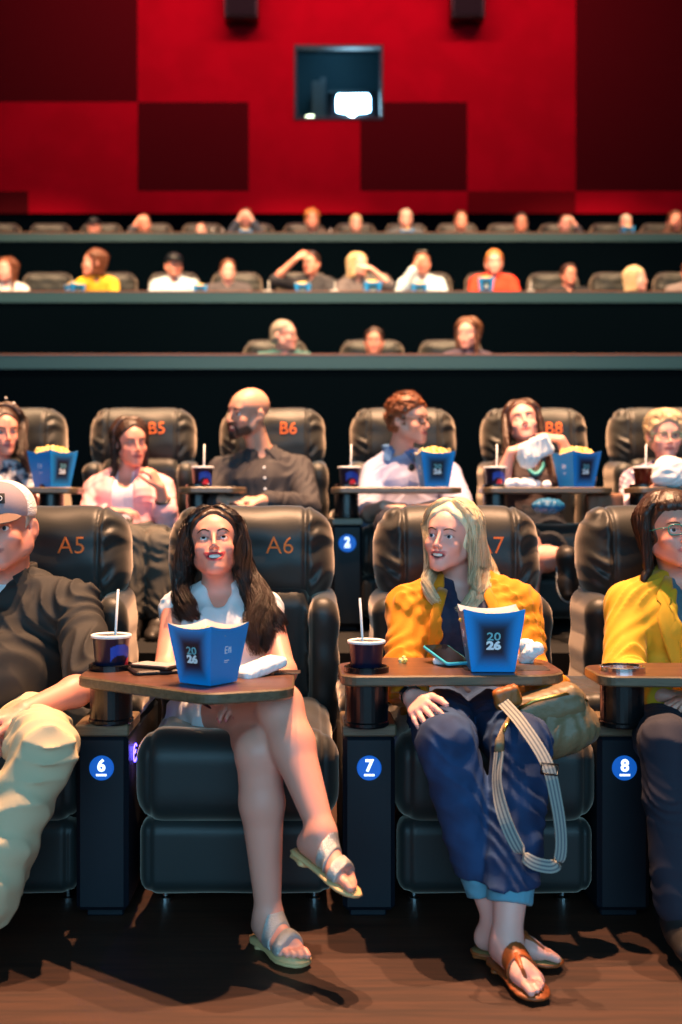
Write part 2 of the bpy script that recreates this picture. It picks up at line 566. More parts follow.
class Head:
    """head frame: x = the person's right, y = face forward, z = up; metres for a 0.225 m head, times sc"""
    def __init__(s, c, yaw=0, pitch=0, roll=0, sc=1.0):
        s.c = np.asarray(c, float); s.sc = sc
        y, p, r = R(yaw), R(pitch), R(roll)
        fwd = A(math.sin(y) * math.cos(p), -math.cos(y) * math.cos(p), math.sin(p))
        right = unit(np.cross(fwd, A(0, 0, 1))); up = np.cross(right, fwd)
        r2 = right * math.cos(r) - up * math.sin(r) * 1.0
        u2 = up * math.cos(r) + right * math.sin(r)
        # positive roll tilts the crown toward the person's right
        s.R = np.stack([r2, fwd, u2], 1)
    def w(s, x, y, z): return s.c + s.R @ (A(x, y, z) * s.sc)
    def wp(s, p): return s.c + (np.asarray(p, float) * s.sc) @ s.R.T
    def loc(s, P_): return (P_ - s.c) @ s.R / s.sc
    def d(s, x, y, z): return s.R @ A(x, y, z)

def head_shape(S, H, female=True, jaw=1.0, mouth='closed', fat=0, lids=True, ears=True, eyes_closed=False, nose=1.0, fine=True):
    k = H.sc
    def ell(c, r, kk=.012, mode='u', M=None):
        S.ell(H.w(*c), A(*r) * k, H.R if M is None else H.R @ M, kk, mode)
    def cap(a, b, ra, rb=None, kk=.012, mode='u'): S.cap(H.w(*a), H.w(*b), ra * k, (ra if rb is None else rb) * k, kk, mode)
    ell((0, -.014, .036), (.0735, .092, .077))
    ell((0, .026, .034), (.060, .060, .052), .02)
    ell((0, .026, -.036), (.054 + fat, .060, .066), .03)
    j = jaw * (.93 if female else 1)
    jr = .0145 if female else .017
    if female: nose = nose * .86
    for sx in (-1, 1):
        cap((sx * .050 * j, .000, -.050), (sx * .017 * j, .070, -.094), jr + fat, jr - .002 + fat * .5, .03)
        ell((sx * .037, .060, -.030), (.021 + fat, .020, .019), .025)
        if not female: cap((sx * .052 * j, .0, -.03), (sx * .048 * j, .01, -.06), .018, .016, .02)
    ell((0, .074, -.096), (.018 * j, .017, .015), .022)
    cap((-.030, .074, .024), (.030, .074, .024), .0105 if female else .013, None, .016)
    ell((0, .068, -.062), (.033, .025, .028), .016)
    if fine:
        for sx in (-1, 1):
            ell((sx * .031, .098, .001), (.019, .015, .0125), .012, 's')
            if lids:
                if eyes_closed:
                    ell((sx * .031, .0715, .0), (.0145, .0145, .0135), .004)
                else:
                    ell((sx * .031, .0712, .0), (.0150, .0148, .0145), .004)
                    ell((sx * .031, .0880, -.0005), (.0150, .014, .0055), .0015, 's')
    n = nose
    cap((0, .086, .010), (0, .107 * 1.0, -.028), .0062, .0088 * n, .008)
    ell((0, .1075, -.033), (.0098 * n, .0095, .0085), .005)
    if fine:
        for sx in (-1, 1):
            ell((sx * .0115 * n, .098, -.0365), (.0068, .0095, .0066), .004)
            ell((sx * .0055, .1035, -.0425), (.0032, .004, .0028), .002, 's')
    if ears:
        for sx in (-1, 1):
            a = sx * .42
            M = np.array([[math.cos(a), -math.sin(a), 0], [math.sin(a), math.cos(a), 0], [0, 0, 1]])
            ell((sx * .0790, -.014, -.004), (.0070, .0175, .029), .006, 'u', M)
            ell((sx * .0755, -.004, -.020), (.006, .010, .013), .005, 'u', M)
            if fine: ell((sx * .0865, -.008, -.001), (.0060, .0100, .0165), .004, 's', M)
    mouth_shape(S, H, mouth)

def mouth_arc(kind):
    """centre lines of upper and lower lip in the head frame"""
    if kind == 'smile':      # open smile with teeth
        up = [(-.0300, .0790, -.0480), (-.016, .0915, -.0545), (0, .0955, -.0550), (.016, .0915, -.0545), (.0300, .0790, -.0480)]
        lo = [(-.0285, .0790, -.0500), (-.016, .0885, -.0700), (0, .0920, -.0755), (.016, .0885, -.0700), (.0285, .0790, -.0500)]
    elif kind == 'laugh':
        up = [(-.027, .0800, -.0480), (-.014, .0915, -.0545), (0, .0950, -.0550), (.014, .0915, -.0545), (.027, .0800, -.0480)]
        lo = [(-.026, .0800, -.0500), (-.015, .0875, -.0710), (0, .0900, -.0780), (.015, .0875, -.0710), (.026, .0800, -.0500)]
    elif kind == 'soft':     # closed, slightly smiling
        up = [(-.0235, .0830, -.0570), (-.010, .0935, -.0590), (0, .0955, -.0595), (.010, .0935, -.0590), (.0235, .0830, -.0570)]
        lo = [(-.0225, .0830, -.0580), (-.010, .0915, -.0660), (0, .0935, -.0675), (.010, .0915, -.0660), (.0225, .0830, -.0580)]
    else:
        up = [(-.0225, .0835, -.0610), (-.010, .0935, -.0590), (0, .0955, -.0595), (.010, .0935, -.0590), (.0225, .0835, -.0610)]
        lo = [(-.0215, .0835, -.0620), (-.010, .0915, -.0660), (0, .0935, -.0675), (.010, .0915, -.0660), (.0215, .0835, -.0620)]
    return up, lo

def mouth_shape(S, H, kind):
    k = H.sc; up, lo = mouth_arc(kind)
    if kind in ('smile', 'laugh'):
        dz = .0085 if kind == 'smile' else .010
        S.ell(H.w(0, .090, -.0630 if kind == 'smile' else -.064), A(.0285, .018, dz) * k, H.R, .002, 's')
    for i in range(4):
        S.cap(H.wp(up[i]), H.wp(up[i + 1]), (.0024 if i == 0 else .0036) * k, (.0024 if i == 3 else .0036) * k, .0035)
        S.cap(H.wp(lo[i]), H.wp(lo[i + 1]), (.0024 if i == 0 else .0044) * k, (.0024 if i == 3 else .0044) * k, .0035)
    if kind not in ('smile', 'laugh'):
        m = [(-.0235, .0890, -.0600), (0, .0995, -.0630), (.0235, .0890, -.0600)]
        for i in range(2): S.cap(H.wp(m[i]), H.wp(m[i + 1]), .0010, .0010, .0015, 's')

def seg_dist(P_, a, b):
    a = np.asarray(a, float); b = np.asarray(b, float); ab = b - a
    t = np.clip(((P_ - a) @ ab) / (ab @ ab + 1e-12), 0, 1)
    return np.linalg.norm(P_ - a - t[:, None] * ab, axis=1)

def skin_colors(V, base, H, lips, mouth, stubble=None, tips=(), brow=None, browz=.0, nails=None):
    """complexion: lips, cheeks, stubble, knuckles"""
    base = np.array(base); C = np.tile(base, (len(V), 1))
    L = H.loc(V); up, lo = mouth_arc(mouth)
    near = np.nonzero((np.abs(L) < .16).all(1))[0]; Q = L[near]
    def mixc(w, col):
        C[near] = C[near] * (1 - w[:, None]) + np.array(col) * w[:, None]
    for sx in (-1, 1):
        d = np.linalg.norm((Q - A(sx * .043, .066, -.028)) / A(1, 1, 1), axis=1)
        mixc(np.clip(1 - d / .026, 0, 1) * .35, base * A(1.12, .72, .68))
    d = np.linalg.norm(Q - A(0, .112, -.034), axis=1); mixc(np.clip(1 - d / .018, 0, 1) * .3, base * A(1.1, .75, .7))
    if stubble is not None:
        m = np.minimum(seg_dist(Q, (-.045, .04, -.075), (0, .085, -.090)), seg_dist(Q, (.045, .04, -.075), (0, .085, -.090)))
        m = np.minimum(m, seg_dist(Q, (-.022, .09, -.050), (.022, .09, -.050)) + .012)
        mixc(np.clip((.034 - m) / .012, 0, 1) * stubble[1], stubble[0])
    dl = np.full(len(Q), 1.)
    for arc, rr in ((up, .0046), (lo, .0056)):
        for i in range(4): dl = np.minimum(dl, seg_dist(Q, arc[i], arc[i + 1]) - rr)
    mixc(np.clip(.5 - dl / .0022, 0, 1) * (Q[:, 1] > .07), lips)
    if mouth in ('smile', 'laugh'):
        q = (Q - A(0, .080, -.0625)) / A(.0260, .0165, .0090)
        mixc(((q * q).sum(1) < 1.0) * .85, (.10, .02, .02))
    for sx in (-1, 1):       # inner corners and lid line
        d = np.abs(np.linalg.norm((Q - A(sx * .031, .0845, -.0005)) / A(.0150, .02, .0064), axis=1) - 1)
        mixc(np.clip(1 - d / .30, 0, 1) * (Q[:, 2] > -.001) * .8, base * .12)
    return C

def add_eyes(H, parent, iris='iris', gaze=(0, 0), r=.0128, closed=False):
    if closed: return
    for sx in (-1, 1):
        mb = MB()
        fw = H.R @ unit(A(math.tan(R(gaze[0])), 1, math.tan(R(gaze[1]))))
        u = unit(np.cross(fw, A(0, 0, 1))); v = np.cross(u, fw)
        M = np.stack([u, v, fw], 1)
        c = H.w(sx * .031, .0708, 0); rr = r * H.sc
        prof = []
        angs = [0, 8, 13, 22, 30, 33, 50, 80, 110, 150, 180]
        for a in angs: prof.append((rr * math.sin(R(a)) if a not in (0, 180) else 1e-7, rr * math.cos(R(a))))
        mb.lathe(c, prof, 20, M=M)
        idx = []
        for j in range(len(prof) - 1): idx += [2 if j < 2 else (1 if j < 4 else 0)] * 20
        V = np.array(mb.V)
        raw_obj('eye', V, mb.F[:len(idx)], [MAT['eye_white'], MAT[iris], MAT['black_plastic']], parent, True, mat_idx=idx)

def add_brows(H, parent, m, thick=.0028, arch=0.0, z=.020):
    for sx in (-1, 1):
        pts = [(sx * .013, .0900, z - .001), (sx * .024, .0895, z + .003 + arch), (sx * .036, .0850, z + .004 + arch), (sx * .049, .0740, z - .001)]
        pts = H.wp(spline(pts, 9)); mb = MB()
        rr = [thick * H.sc * q for q in (.8, 1, 1.1, 1.1, 1.05, .95, .8, .6, .3)]
        mb.tube(pts, rr, 8, flat=lambda i: H.d(0, 1, 0), flat_r=.8)
        mb.obj('eyebrow', m, parent, True)

def add_teeth(H, parent, kind):
    z0, z1 = (-.0560, -.0680) if kind == 'smile' else (-.0560, -.0675)
    mb = MB(); V = []; n = 15
    for i in range(n):
        t = i / (n - 1) * 2 - 1
        x = t * .0270; y = .0915 - .014 * t * t; zz = .0045 * t * t
        for (dy, z) in ((0, z0 + zz * .8), (0, z1 + zz * 1.6), (-.004, z1 + zz * 1.6), (-.004, z0 + zz * .8)):
            V.append(H.w(x, y + dy, z))
    Fs = []
    for i in range(n - 1):
        for k in range(4):
            l = (k + 1) % 4; Fs.append((i * 4 + k, i * 4 + l, (i + 1) * 4 + l, (i + 1) * 4 + k))
    raw_obj('teeth', V, Fs, MAT['teeth'], parent, True)

def add_glasses(H, parent, m, style='full', r=.019, dz=-.001):
    g = MB(); lens = []
    for sx in (-1, 1):
        pts = []
        for i in range(25):
            a = 2 * math.pi * i / 24
            x = sx * .0325 + r * 1.18 * math.cos(a); z = dz + r * .86 * math.sin(a)
            x = sx * .0325 + r * 1.18 * np.sign(math.cos(a)) * abs(math.cos(a)) ** .8
            z = dz + r * .86 * np.sign(math.sin(a)) * abs(math.sin(a)) ** .8
            pts.append(H.w(x, .103 - abs(x) ** 2 * 3.2, z))
        g.tube(pts, .0014 * H.sc if style == 'thin' else .0021 * H.sc, 6)
        g.tube([H.w(sx * .055, .0935, dz + .008), H.w(sx * .071, .078, dz + .008), H.w(sx * .0815, .0, dz + .008), H.w(sx * .083, -.02, dz - .006)], .0017 * H.sc, 6)
    g.tube([H.w(-.012, .1035, dz + .005), H.w(0, .106, dz + .007), H.w(.012, .1035, dz + .005)], .0016 * H.sc, 6)
    return g.obj('glasses', m, parent, True)

# ---- hair
def strands(guides, n, rad, seg=16, width=.0011, wave=0, wfreq=9, seed=1, taper=True, clump=.35, curl=0):
    """guides: list of polylines; strands follow them with a scatter of radius rad(t)"""
    r = np.random.default_rng(seed); VV, FF = [], []; base = 0
    per = max(1, n // len(guides))
    for g in guides:
        gr = rad
        if isinstance(g, tuple): g, gr = g
        C = spline(g, seg); T = np.gradient(C, axis=0); T /= np.linalg.norm(T, axis=1)[:, None] + 1e-9
        u = np.cross(T, A(.31, .23, .92)); u /= np.linalg.norm(u, axis=1)[:, None] + 1e-9; v = np.cross(T, u)
        t = np.linspace(0, 1, seg)
        env = np.interp(t, np.linspace(0, 1, len(gr)), gr)
        for k in range(per):
            a = r.uniform(0, 2 * math.pi); q = math.sqrt(r.uniform(.15, 1)); ph = r.uniform(0, 6.28)
            tl = r.uniform(.82, 1.0)
            rr = env * q * (1 + .25 * np.sin(t * 5 + ph))
            ox = np.cos(a + .7 * t) * rr; oy = np.sin(a + .7 * t) * rr
            if wave:
                ox = ox + wave * np.sin(t * wfreq + ph * clump) * np.minimum(1, t * 2); oy = oy + wave * np.cos(t * wfreq * .9 + ph * clump) * np.minimum(1, t * 2)
            if curl:
                ox = ox + curl * np.sin(t * wfreq * 3 + ph); oy = oy + curl * np.cos(t * wfreq * 3 + ph)
            Pp = C + u * ox[:, None] + v * oy[:, None]
            w = width * r.uniform(.7, 1.3) * (np.minimum(1, (1.02 - t) * 3.5) if taper else np.ones(seg))
            aa = r.uniform(0, 6.28)
            ring = []
            for j in range(3):
                an = aa + j * 2.094
                ring.append(Pp + (u * math.cos(an) + v * math.sin(an)) * w[:, None])
            V = np.stack(ring, 1).reshape(-1, 3)
            i = np.arange(seg - 1)[:, None] * 3; j = np.arange(3)[None]; l = (j + 1) % 3
            Q = np.stack([i + j, i + l, i + 3 + l, i + 3 + j], -1).reshape(-1, 4) + base
            VV.append(V); FF.append(Q); base += len(V)
    return np.concatenate(VV), np.concatenate(FF)

def hair_mat(name, c1, c2, rough=.42, freq=260):
    m = bpy.data.materials.new(name); m.use_nodes = True
    nt = m.node_tree; b = nt.nodes['Principled BSDF']; b.inputs['Roughness'].default_value = rough
    b.inputs['Specular IOR Level'].default_value = .45
    tc = nt.nodes.new('ShaderNodeTexCoord')
    mp = nt.nodes.new('ShaderNodeMapping'); mp.inputs['Scale'].default_value = (1, 1, .12)
    nt.links.new(tc.outputs['Object'], mp.inputs['Vector'])
    n = nt.nodes.new('ShaderNodeTexNoise'); n.inputs['Scale'].default_value = freq; n.inputs['Detail'].default_value = 3
    nt.links.new(mp.outputs[0], n.inputs['Vector'])
    geo = nt.nodes.new('ShaderNodeNewGeometry')
    ad = nt.nodes.new('ShaderNodeMath'); ad.operation = 'ADD'
    nt.links.new(n.outputs[0], ad.inputs[0]); nt.links.new(geo.outputs['Random Per Island'], ad.inputs[1])
    cr = nt.nodes.new('ShaderNodeMapRange'); cr.inputs[1].default_value = .4; cr.inputs[2].default_value = 1.4
    nt.links.new(ad.outputs[0], cr.inputs[0])
    mx = nt.nodes.new('ShaderNodeMix'); mx.data_type = 'RGBA'; mx.inputs[6].default_value = (*c1, 1); mx.inputs[7].default_value = (*c2, 1)
    nt.links.new(cr.outputs[0], mx.inputs[0]); nt.links.new(mx.outputs[2], b.inputs['Base Color'])
    bp = nt.nodes.new('ShaderNodeBump'); bp.inputs['Strength'].default_value = .5; bp.inputs['Distance'].default_value = .002
    nt.links.new(n.outputs[0], bp.inputs['Height']); nt.links.new(bp.outputs[0], b.inputs['Normal'])
    return m
HAIR = {
 'dark': hair_mat('hair_dark', srgb(22, 15, 13), srgb(58, 38, 30)),
 'black': hair_mat('hair_black', srgb(14, 11, 11), srgb(40, 30, 28)),
 'brown': hair_mat('hair_brown', srgb(50, 30, 22), srgb(105, 66, 44)),
 'dark_brown': hair_mat('hair_dark_brown', srgb(36, 22, 17), srgb(78, 50, 38)),
 'red_brown': hair_mat('hair_red_brown', srgb(70, 36, 20), srgb(130, 74, 44)),
 'blonde': hair_mat('hair_blonde', srgb(176, 142, 98), srgb(240, 222, 184)),
 'grey': hair_mat('hair_grey', srgb(130, 118, 105), srgb(190, 180, 165)),
 'ginger': hair_mat('hair_ginger', srgb(150, 84, 40), srgb(205, 135, 70)),
}

def cap_hair(H, vol=.010, front=.045, low=-.05, back_low=-.07, side_y=.028, amp=.003, freq=110, seed=3, part=None, sides=True):
    """short hair: a skull-hugging mass, cut at the hairline"""
    S = Shape(); k = H.sc
    S.ell(H.w(0, -.014, .038), A(.0735 + vol, .092 + vol, .078 + vol * 1.3) * k, H.R, .01)
    S.ell(H.w(0, .022, .052), A(.058 + vol, .060 + vol * .7, .038 + vol) * k, H.R, .01)
    if sides:
        S.ell(H.w(0, -.035, -.015), A(.070 + vol, .070 + vol, .065) * k, H.R, .02)
    # hairline: remove the face
    def face(p):
        L = (p - H.c) @ H.R / k
        x, y, z = L[..., 0], L[..., 1], L[..., 2]
        line = side_y + np.clip((z - .02) / (.075 - .02), 0, 1) * (front - side_y + .04)
        line = line - .012 * np.exp(-((x - .0) / .03) ** 2) * (z > .03)
        lowz = np.where(y > -.01, low + (.01 - low) * .0, back_low)
        ear = -(np.sqrt(((y + .01) / 1.0) ** 2 + (z + .005) ** 2) - .022)
        ear = np.where(np.abs(x) > .05, ear, -1)
        return np.maximum(np.maximum(y - line, lowz - z), ear) * k
    S.both(face, .006)
    r = np.random.default_rng(seed); D = [unit(r.normal(size=3)) for _ in range(4)]
    S.disp(lambda p: amp * (np.sin(p @ D[0] * freq + 2 * np.sin(p @ D[1] * freq * .5)) + .6 * np.sin(p @ D[2] * freq * 2.1)), amp * 2)
    return S

# ---- limbs
def hand(S, wr, d, pn, thumb, size=1.0, curl=(20, 25, 20), spread=4, thumb_out=35, k=.008):
    """d: wrist to knuckles, pn: the way the palm faces, thumb: the way the thumb points"""
    d = unit(d); pn = unit(pn - d * (pn @ d)); t = unit(thumb - d * (thumb @ d) - pn * (thumb @ pn))
    z = size
    wr = np.asarray(wr, float); tips = []
    offs = (.025, .009, -.008, -.023); lens = (.070, .078, .072, .056); pl = (.086, .089, .085, .077)
    for o, pln in zip(offs, pl):
        S.cap(wr + t * o * .55 * z, wr + (d * pln + t * o) * z, .0125 * z, .0105 * z, .012)
    for i, (o, L, pln) in enumerate(zip(offs, lens, pl)):
        base = wr + (d * pln + t * o) * z
        dd = unit(d + t * math.tan(R(spread)) * (o / .016)); a = 0
        nn = pn
        p = base; c = curl[i] if isinstance(curl[0], (tuple, list)) else curl
        for j, (fr, rr) in enumerate(((.46, .0088), (.30, .0080), (.24, .0070))):
            a += R(c[j])
            q = p + (dd * math.cos(a) + nn * math.sin(a)) * L * fr * z
            S.cap(p, q, rr * z * (.88 if i == 3 else 1), (rr - .0008) * z * (.88 if i == 3 else 1), .0028 if j or True else k)
            p = q
        tips.append(p)
    b = wr + (d * .018 + t * .018) * z
    a = R(thumb_out)
    m = b + (d * math.cos(a) + t * math.sin(a) + pn * .25) * .042 * z
    e = m + (d * math.cos(a * .6) + t * math.sin(a * .6) + pn * .30) * .033 * z
    f = e + (d * math.cos(a * .3) + t * math.sin(a * .3) + pn * .30) * .026 * z
    S.cap(b, m, .014 * z, .0115 * z, .012); S.cap(m, e, .0108 * z, .0096 * z, .003); S.cap(e, f, .0096 * z, .0078 * z, .003)
    tips.append(f)
    return tips

def foot(S, ank, d, side, size=1.0, pitch=0, toes=True):
    """ank: ankle joint; d: heel to toe; side: direction of the big toe; the sole is 0.075 under the ankle"""
    d = unit(d); side = unit(side - d * (side @ d)); up = unit(np.cross(d, side)); up = up if up[2] > 0 else -up
    z = size; a = np.asarray(ank, float)
    W = lambda x, y, h: a + (d * x + side * y + up * (h - .078)) * z
    S.cap(a, W(-.022, 0, .045), .033 * z, .031 * z, .02)
    S.cap(W(-.032, 0, .028), W(.02, 0, .030), .027 * z, .028 * z, .02)
    S.cap(W(.0, .0, .055), W(.09, .008, .030), .033 * z, .022 * z, .03)
    S.cap(W(.02, -.012, .024), W(.105, -.022, .016), .024 * z, .016 * z, .02)
    S.cap(W(.09, .020, .018), W(.115, .022, .016), .020 * z, .0165 * z, .02)
    if toes:
        for i, (y, x0, L, r) in enumerate(((.026, .125, .035, .0115), (.008, .128, .028, .0085), (-.007, .120, .026, .008), (-.020, .110, .024, .0076), (-.032, .098, .020, .0072))):
            S.cap(W(x0 - .02, y * .85, .016), W(x0 + L * .55, y, .015), r * 1.05 * z, r * z, .004)
            S.cap(W(x0 + L * .55, y, .015), W(x0 + L, y, .010), r * z, r * .92 * z, .003)
    else:
        S.cap(W(.10, .005, .018), W(.150, .010, .014), .030 * z, .018 * z, .02)
    return W

def limb_arm(S, sh, el, wr, r, k=.02, grow=0, upto=2.0, hang=0):
    """upper arm and forearm; upto: 1 = the elbow, 2 = the wrist; r scales the arm"""
    g = grow
    if upto <= 1:
        e = sh + (el - sh) * upto
        S.cap(sh, e, .048 * r + g, (.048 - .010 * upto) * r + g * 1.3 + hang, k)
    else:
        S.cap(sh, el, .048 * r + g, .036 * r + g, k)
        m = el + (wr - el) * .3
        f = min(upto - 1, 1)
        e = el + (wr - el) * f
        if f > .35:
            S.cap(el, m, .036 * r + g, .037 * r + g, k); S.cap(m, e, .037 * r + g, (.037 - .013 * (f - .3) / .7) * r + g + hang, k)
        else: S.cap(el, e, .036 * r + g, .037 * r + g + hang, k)

def limb_leg(S, hip, kn, an, r, k=.03, grow=0, upto=2.0, flare=0):
    g = grow
    S.cap(hip, kn, .082 * r + g, .056 * r + g, k)
    if upto > 1:
        f = upto - 1; m = kn + (an - kn) * min(.32, f); e = kn + (an - kn) * f
        back = unit(np.cross(np.cross(an - kn, kn - hip), an - kn)) * -1
        S.cap(kn, m - back * -.0, .055 * r + g, .052 * r + g, k)
        if f > .33: S.cap(m, e, .052 * r + g, (.052 - (.022 - flare) * (f - .32) / .68) * r + g, k)
        S.cap(kn + (an - kn) * .12 + back * .012, kn + (an - kn) * min(.45, f) + back * .014, .040 * r + g, .036 * r + g, k)
# ------------------------------------------------------------------ the hall
PITCH = 0.70
FLOORZ = {'A': 0.0, 'B': 0.54, 'C': 1.50, 'D': 2.64, 'E': 3.97}
ROWY = {'A': 3.75, 'B': 5.94, 'C': 9.8, 'D': 12.35, 'E': 15.4}
MAT['dark_wall'] = mat('dark_wall', srgb(3, 9, 15), .9, bump=(60, .2, .002), spec=.0)
MAT['dark_carpet'] = mat('dark_carpet', srgb(10, 13, 16), .95, bump=(400, .4, .002))
MAT['rail_face'] = mat('rail_face', srgb(24, 64, 74), .5, bump=(300, .1, .001))
MAT['rail_cap'] = mat('rail_cap', srgb(120, 82, 60), .4)
MAT['red_fabric'] = mat('red_fabric', srgb(176, 3, 30), .95, bump=(260, .4, .002), spec=.1, noise_col=(2.2, srgb(166, 3, 27)))
MAT['maroon_fabric'] = mat('maroon_fabric', srgb(76, 6, 14), .95, spec=.1, bump=(260, .4, .002))
MAT['mid_red_fabric'] = mat('mid_red_fabric', srgb(108, 4, 16), .95, spec=.1, bump=(260, .4, .002))

def slab(name, x0, x1, y0, y1, z0, z1, m):
    mb = MB(); mb.box(((x0 + x1) / 2, (y0 + y1) / 2, (z0 + z1) / 2), ((x1 - x0) / 2, (y1 - y0) / 2, (z1 - z0) / 2))
    o = mb.obj(name, m); o['kind'] = 'structure'; return o
XW0, XW1 = -9.0, 9.5
slab('floor', XW0, XW1, -7.5, 4.45, -.2, 0, MAT['floor_wood'])
slab('floor_tier', XW0, XW1, 4.45, 8.50, -.2, .54, MAT['dark_carpet'])
slab('floor_tier', XW0, XW1, 8.60, 11.05, -.2, 1.50, MAT['dark_carpet'])
slab('floor_tier', XW0, XW1, 11.15, 14.10, -.2, 2.64, MAT['dark_carpet'])
slab('floor_tier', XW0, XW1, 14.20, 17.5, -.2, 3.97, MAT['dark_carpet'])
for i, (y, z0, z1) in enumerate(((8.50, .0, 2.30), (11.05, 0, 3.28), (14.10, 0, 4.62))):
    slab('wall_tier_%d' % (i + 1), XW0, XW1, y, y + .10, z0, z1 - .02, MAT['dark_wall'])
    slab('trim_%d' % (i + 1), XW0, XW1, y - .012, y + .115, z1 - .115, z1 - .012, MAT['rail_face'])
    slab('trim_%d' % (i + 4), XW0, XW1, y - .015, y + .13, z1 - .012, z1, MAT['rail_cap'])
# back wall with a real opening for the projection port
WY = 17.5
S17 = WY / F
def wx(px, y=17.5): return (px - CX) * y / F
def wz(py, y=17.5): return CAMZ - (py - CY) * y / F
wb = MB()
def wall_piece(x0, x1, z0, z1):
    wb.box(((x0 + x1) / 2, WY + .15, (z0 + z1) / 2), ((x1 - x0) / 2, .15, (z1 - z0) / 2))
PX0, PX1, PZ0, PZ1 = wx(294), wx(383), wz(121), wz(46)
wall_piece(XW0, PX0, 0, 11); wall_piece(PX1, XW1, 0, 11); wall_piece(PX0, PX1, 0, PZ0); wall_piece(PX0, PX1, PZ1, 11)
o = wb.obj('wall_back', MAT['dark_wall']); o['kind'] = 'structure'
slab('wall_left', XW0 - .2, XW0, -7.5, 17.8, -.2, 11, MAT['dark_wall'])
slab('wall_right', XW1, XW1 + .2, -7.5, 17.8, -.2, 11, MAT['dark_wall'])
slab('ceiling', XW0, XW1, -7.5, 17.8, 11, 11.2, MAT['dark_wall'])
# fabric panelling
xs = [XW0, wx(-86), wx(29), wx(138), wx(249), wx(360), wx(467), wx(575), wx(682), XW1]
zs = [wz(214), wz(192), wz(103), wz(14), 10.9]
RD, MD, MR = 'red_fabric', 'maroon_fabric', 'mid_red_fabric'
grid = [  # from the left, bottom row first; the colours of the cloth
    [MD, MD, RD, RD, RD, RD, MR, RD, RD],
    [RD, RD, RD, MD, RD, MD, RD, MD, MD],
    [MD, MD, MD, RD, RD, RD, RD, MD, MD],
    [MD, MD, MD, RD, RD, RD, RD, MD, MD]]
def panel_obj(x0, x1, z0, z1, m):
    mb = MB(); g = 0
    mb.box(((x0 + x1) / 2, WY - .02, (z0 + z1) / 2), ((x1 - x0) / 2 - g, .02, (z1 - z0) / 2 - g))
    o = mb.obj('trim_%d' % (10 + len(PN)), MAT[m]); o['kind'] = 'structure'; PN.append(o)
PN = []
for r in range(4):
    for c in range(9):
        x0, x1, z0, z1 = xs[c], xs[c + 1], zs[r], zs[r + 1]
        segs = [(x0, x1, z0, z1)]
        # cut round the port
        if x0 < PX1 and x1 > PX0 and z0 < PZ1 and z1 > PZ0:
            segs = [(x0, min(x1, PX0), z0, z1), (max(x0, PX1), x1, z0, z1), (max(x0, PX0), min(x1, PX1), z0, PZ0), (max(x0, PX0), min(x1, PX1), PZ1, z1)]
        for a, b, e, f in segs:
            if b - a > .02 and f - e > .02: panel_obj(a, b, e, f, grid[r][c])

# projection port: frame, glass and the booth behind it
MAT['port_frame'] = mat('port_frame', srgb(30, 40, 46), .5)
MAT['booth_wall'] = mat('booth_wall', srgb(24, 60, 72), .8)
MAT['booth_grey'] = mat('booth_grey', srgb(96, 96, 100), .7)
MAT['beam'] = mat('beam', (.8, .9, 1), .5, emis=(.55, .80, 1), es=45)
MAT['beam_core'] = mat('beam_core', (1, 1, 1), .5, emis=(.85, .95, 1), es=120)
MAT['glow_warm'] = mat('glow_warm', (1, .9, .6), .5, emis=(1, .82, .5), es=12)
MAT['lit_teal'] = mat('lit_teal', (.1, .5, .8), .5, emis=(.05, .35, .8), es=1.5)
mb = MB(); t = .045
for (a, b, c, d) in ((PX0, PX1, PZ1 - t, PZ1), (PX0, PX1, PZ0, PZ0 + t), (PX0, PX0 + t, PZ0 + t, PZ1 - t), (PX1 - t, PX1, PZ0 + t, PZ1 - t)):
    mb.box(((a + b) / 2, WY + .0, (c + d) / 2), ((b - a) / 2, .06, (d - c) / 2), bev=.006)
pw = mb.obj('window_1', MAT['port_frame']); pw['kind'] = 'structure'
gm = bpy.data.materials.new('port_glass'); gm.use_nodes = True
nt = gm.node_tree; nt.nodes.remove(nt.nodes['Principled BSDF'])
g1 = nt.nodes.new('ShaderNodeBsdfTransparent'); g1.inputs[0].default_value = (.8, .95, 1, 1)
g2 = nt.nodes.new('ShaderNodeBsdfGlossy'); g2.inputs['Roughness'].default_value = .03
mx = nt.nodes.new('ShaderNodeMixShader'); mx.inputs[0].default_value = .08
nt.links.new(g1.outputs[0], mx.inputs[1]); nt.links.new(g2.outputs[0], mx.inputs[2])
nt.links.new(mx.outputs[0], nt.nodes['Material Output'].inputs[0])
mb = MB(); mb.box(((PX0 + PX1) / 2, WY + .05, (PZ0 + PZ1) / 2), ((PX1 - PX0) / 2 - .04, .006, (PZ1 - PZ0) / 2 - .04))
gl = mb.obj('glass', gm, pw)
slab('wall_booth', PX0 - 1.2, PX1 + 1.2, 19.6, 19.7, PZ0 - 1.2, PZ1 + 1.2, MAT['booth_wall'])
slab('wall_booth_left', PX0 - 1.3, PX0 - 1.2, 17.82, 19.6, PZ0 - 1.2, PZ1 + 1.2, MAT['booth_wall'])
slab('wall_booth_right', PX1 + 1.2, PX1 + 1.3, 17.82, 19.6, PZ0 - 1.2, PZ1 + 1.2, MAT['booth_wall'])
slab('floor_booth', PX0 - 1.2, PX1 + 1.2, 17.82, 19.6, PZ0 - 1.3, PZ0 - 1.2, MAT['booth_wall'])
area('booth_lamp', ((PX0 + PX1) / 2, 18.7, PZ1 + 1.0), ((PX0 + PX1) / 2, 18.9, PZ0), .8, 14, (.5, .8, 1))
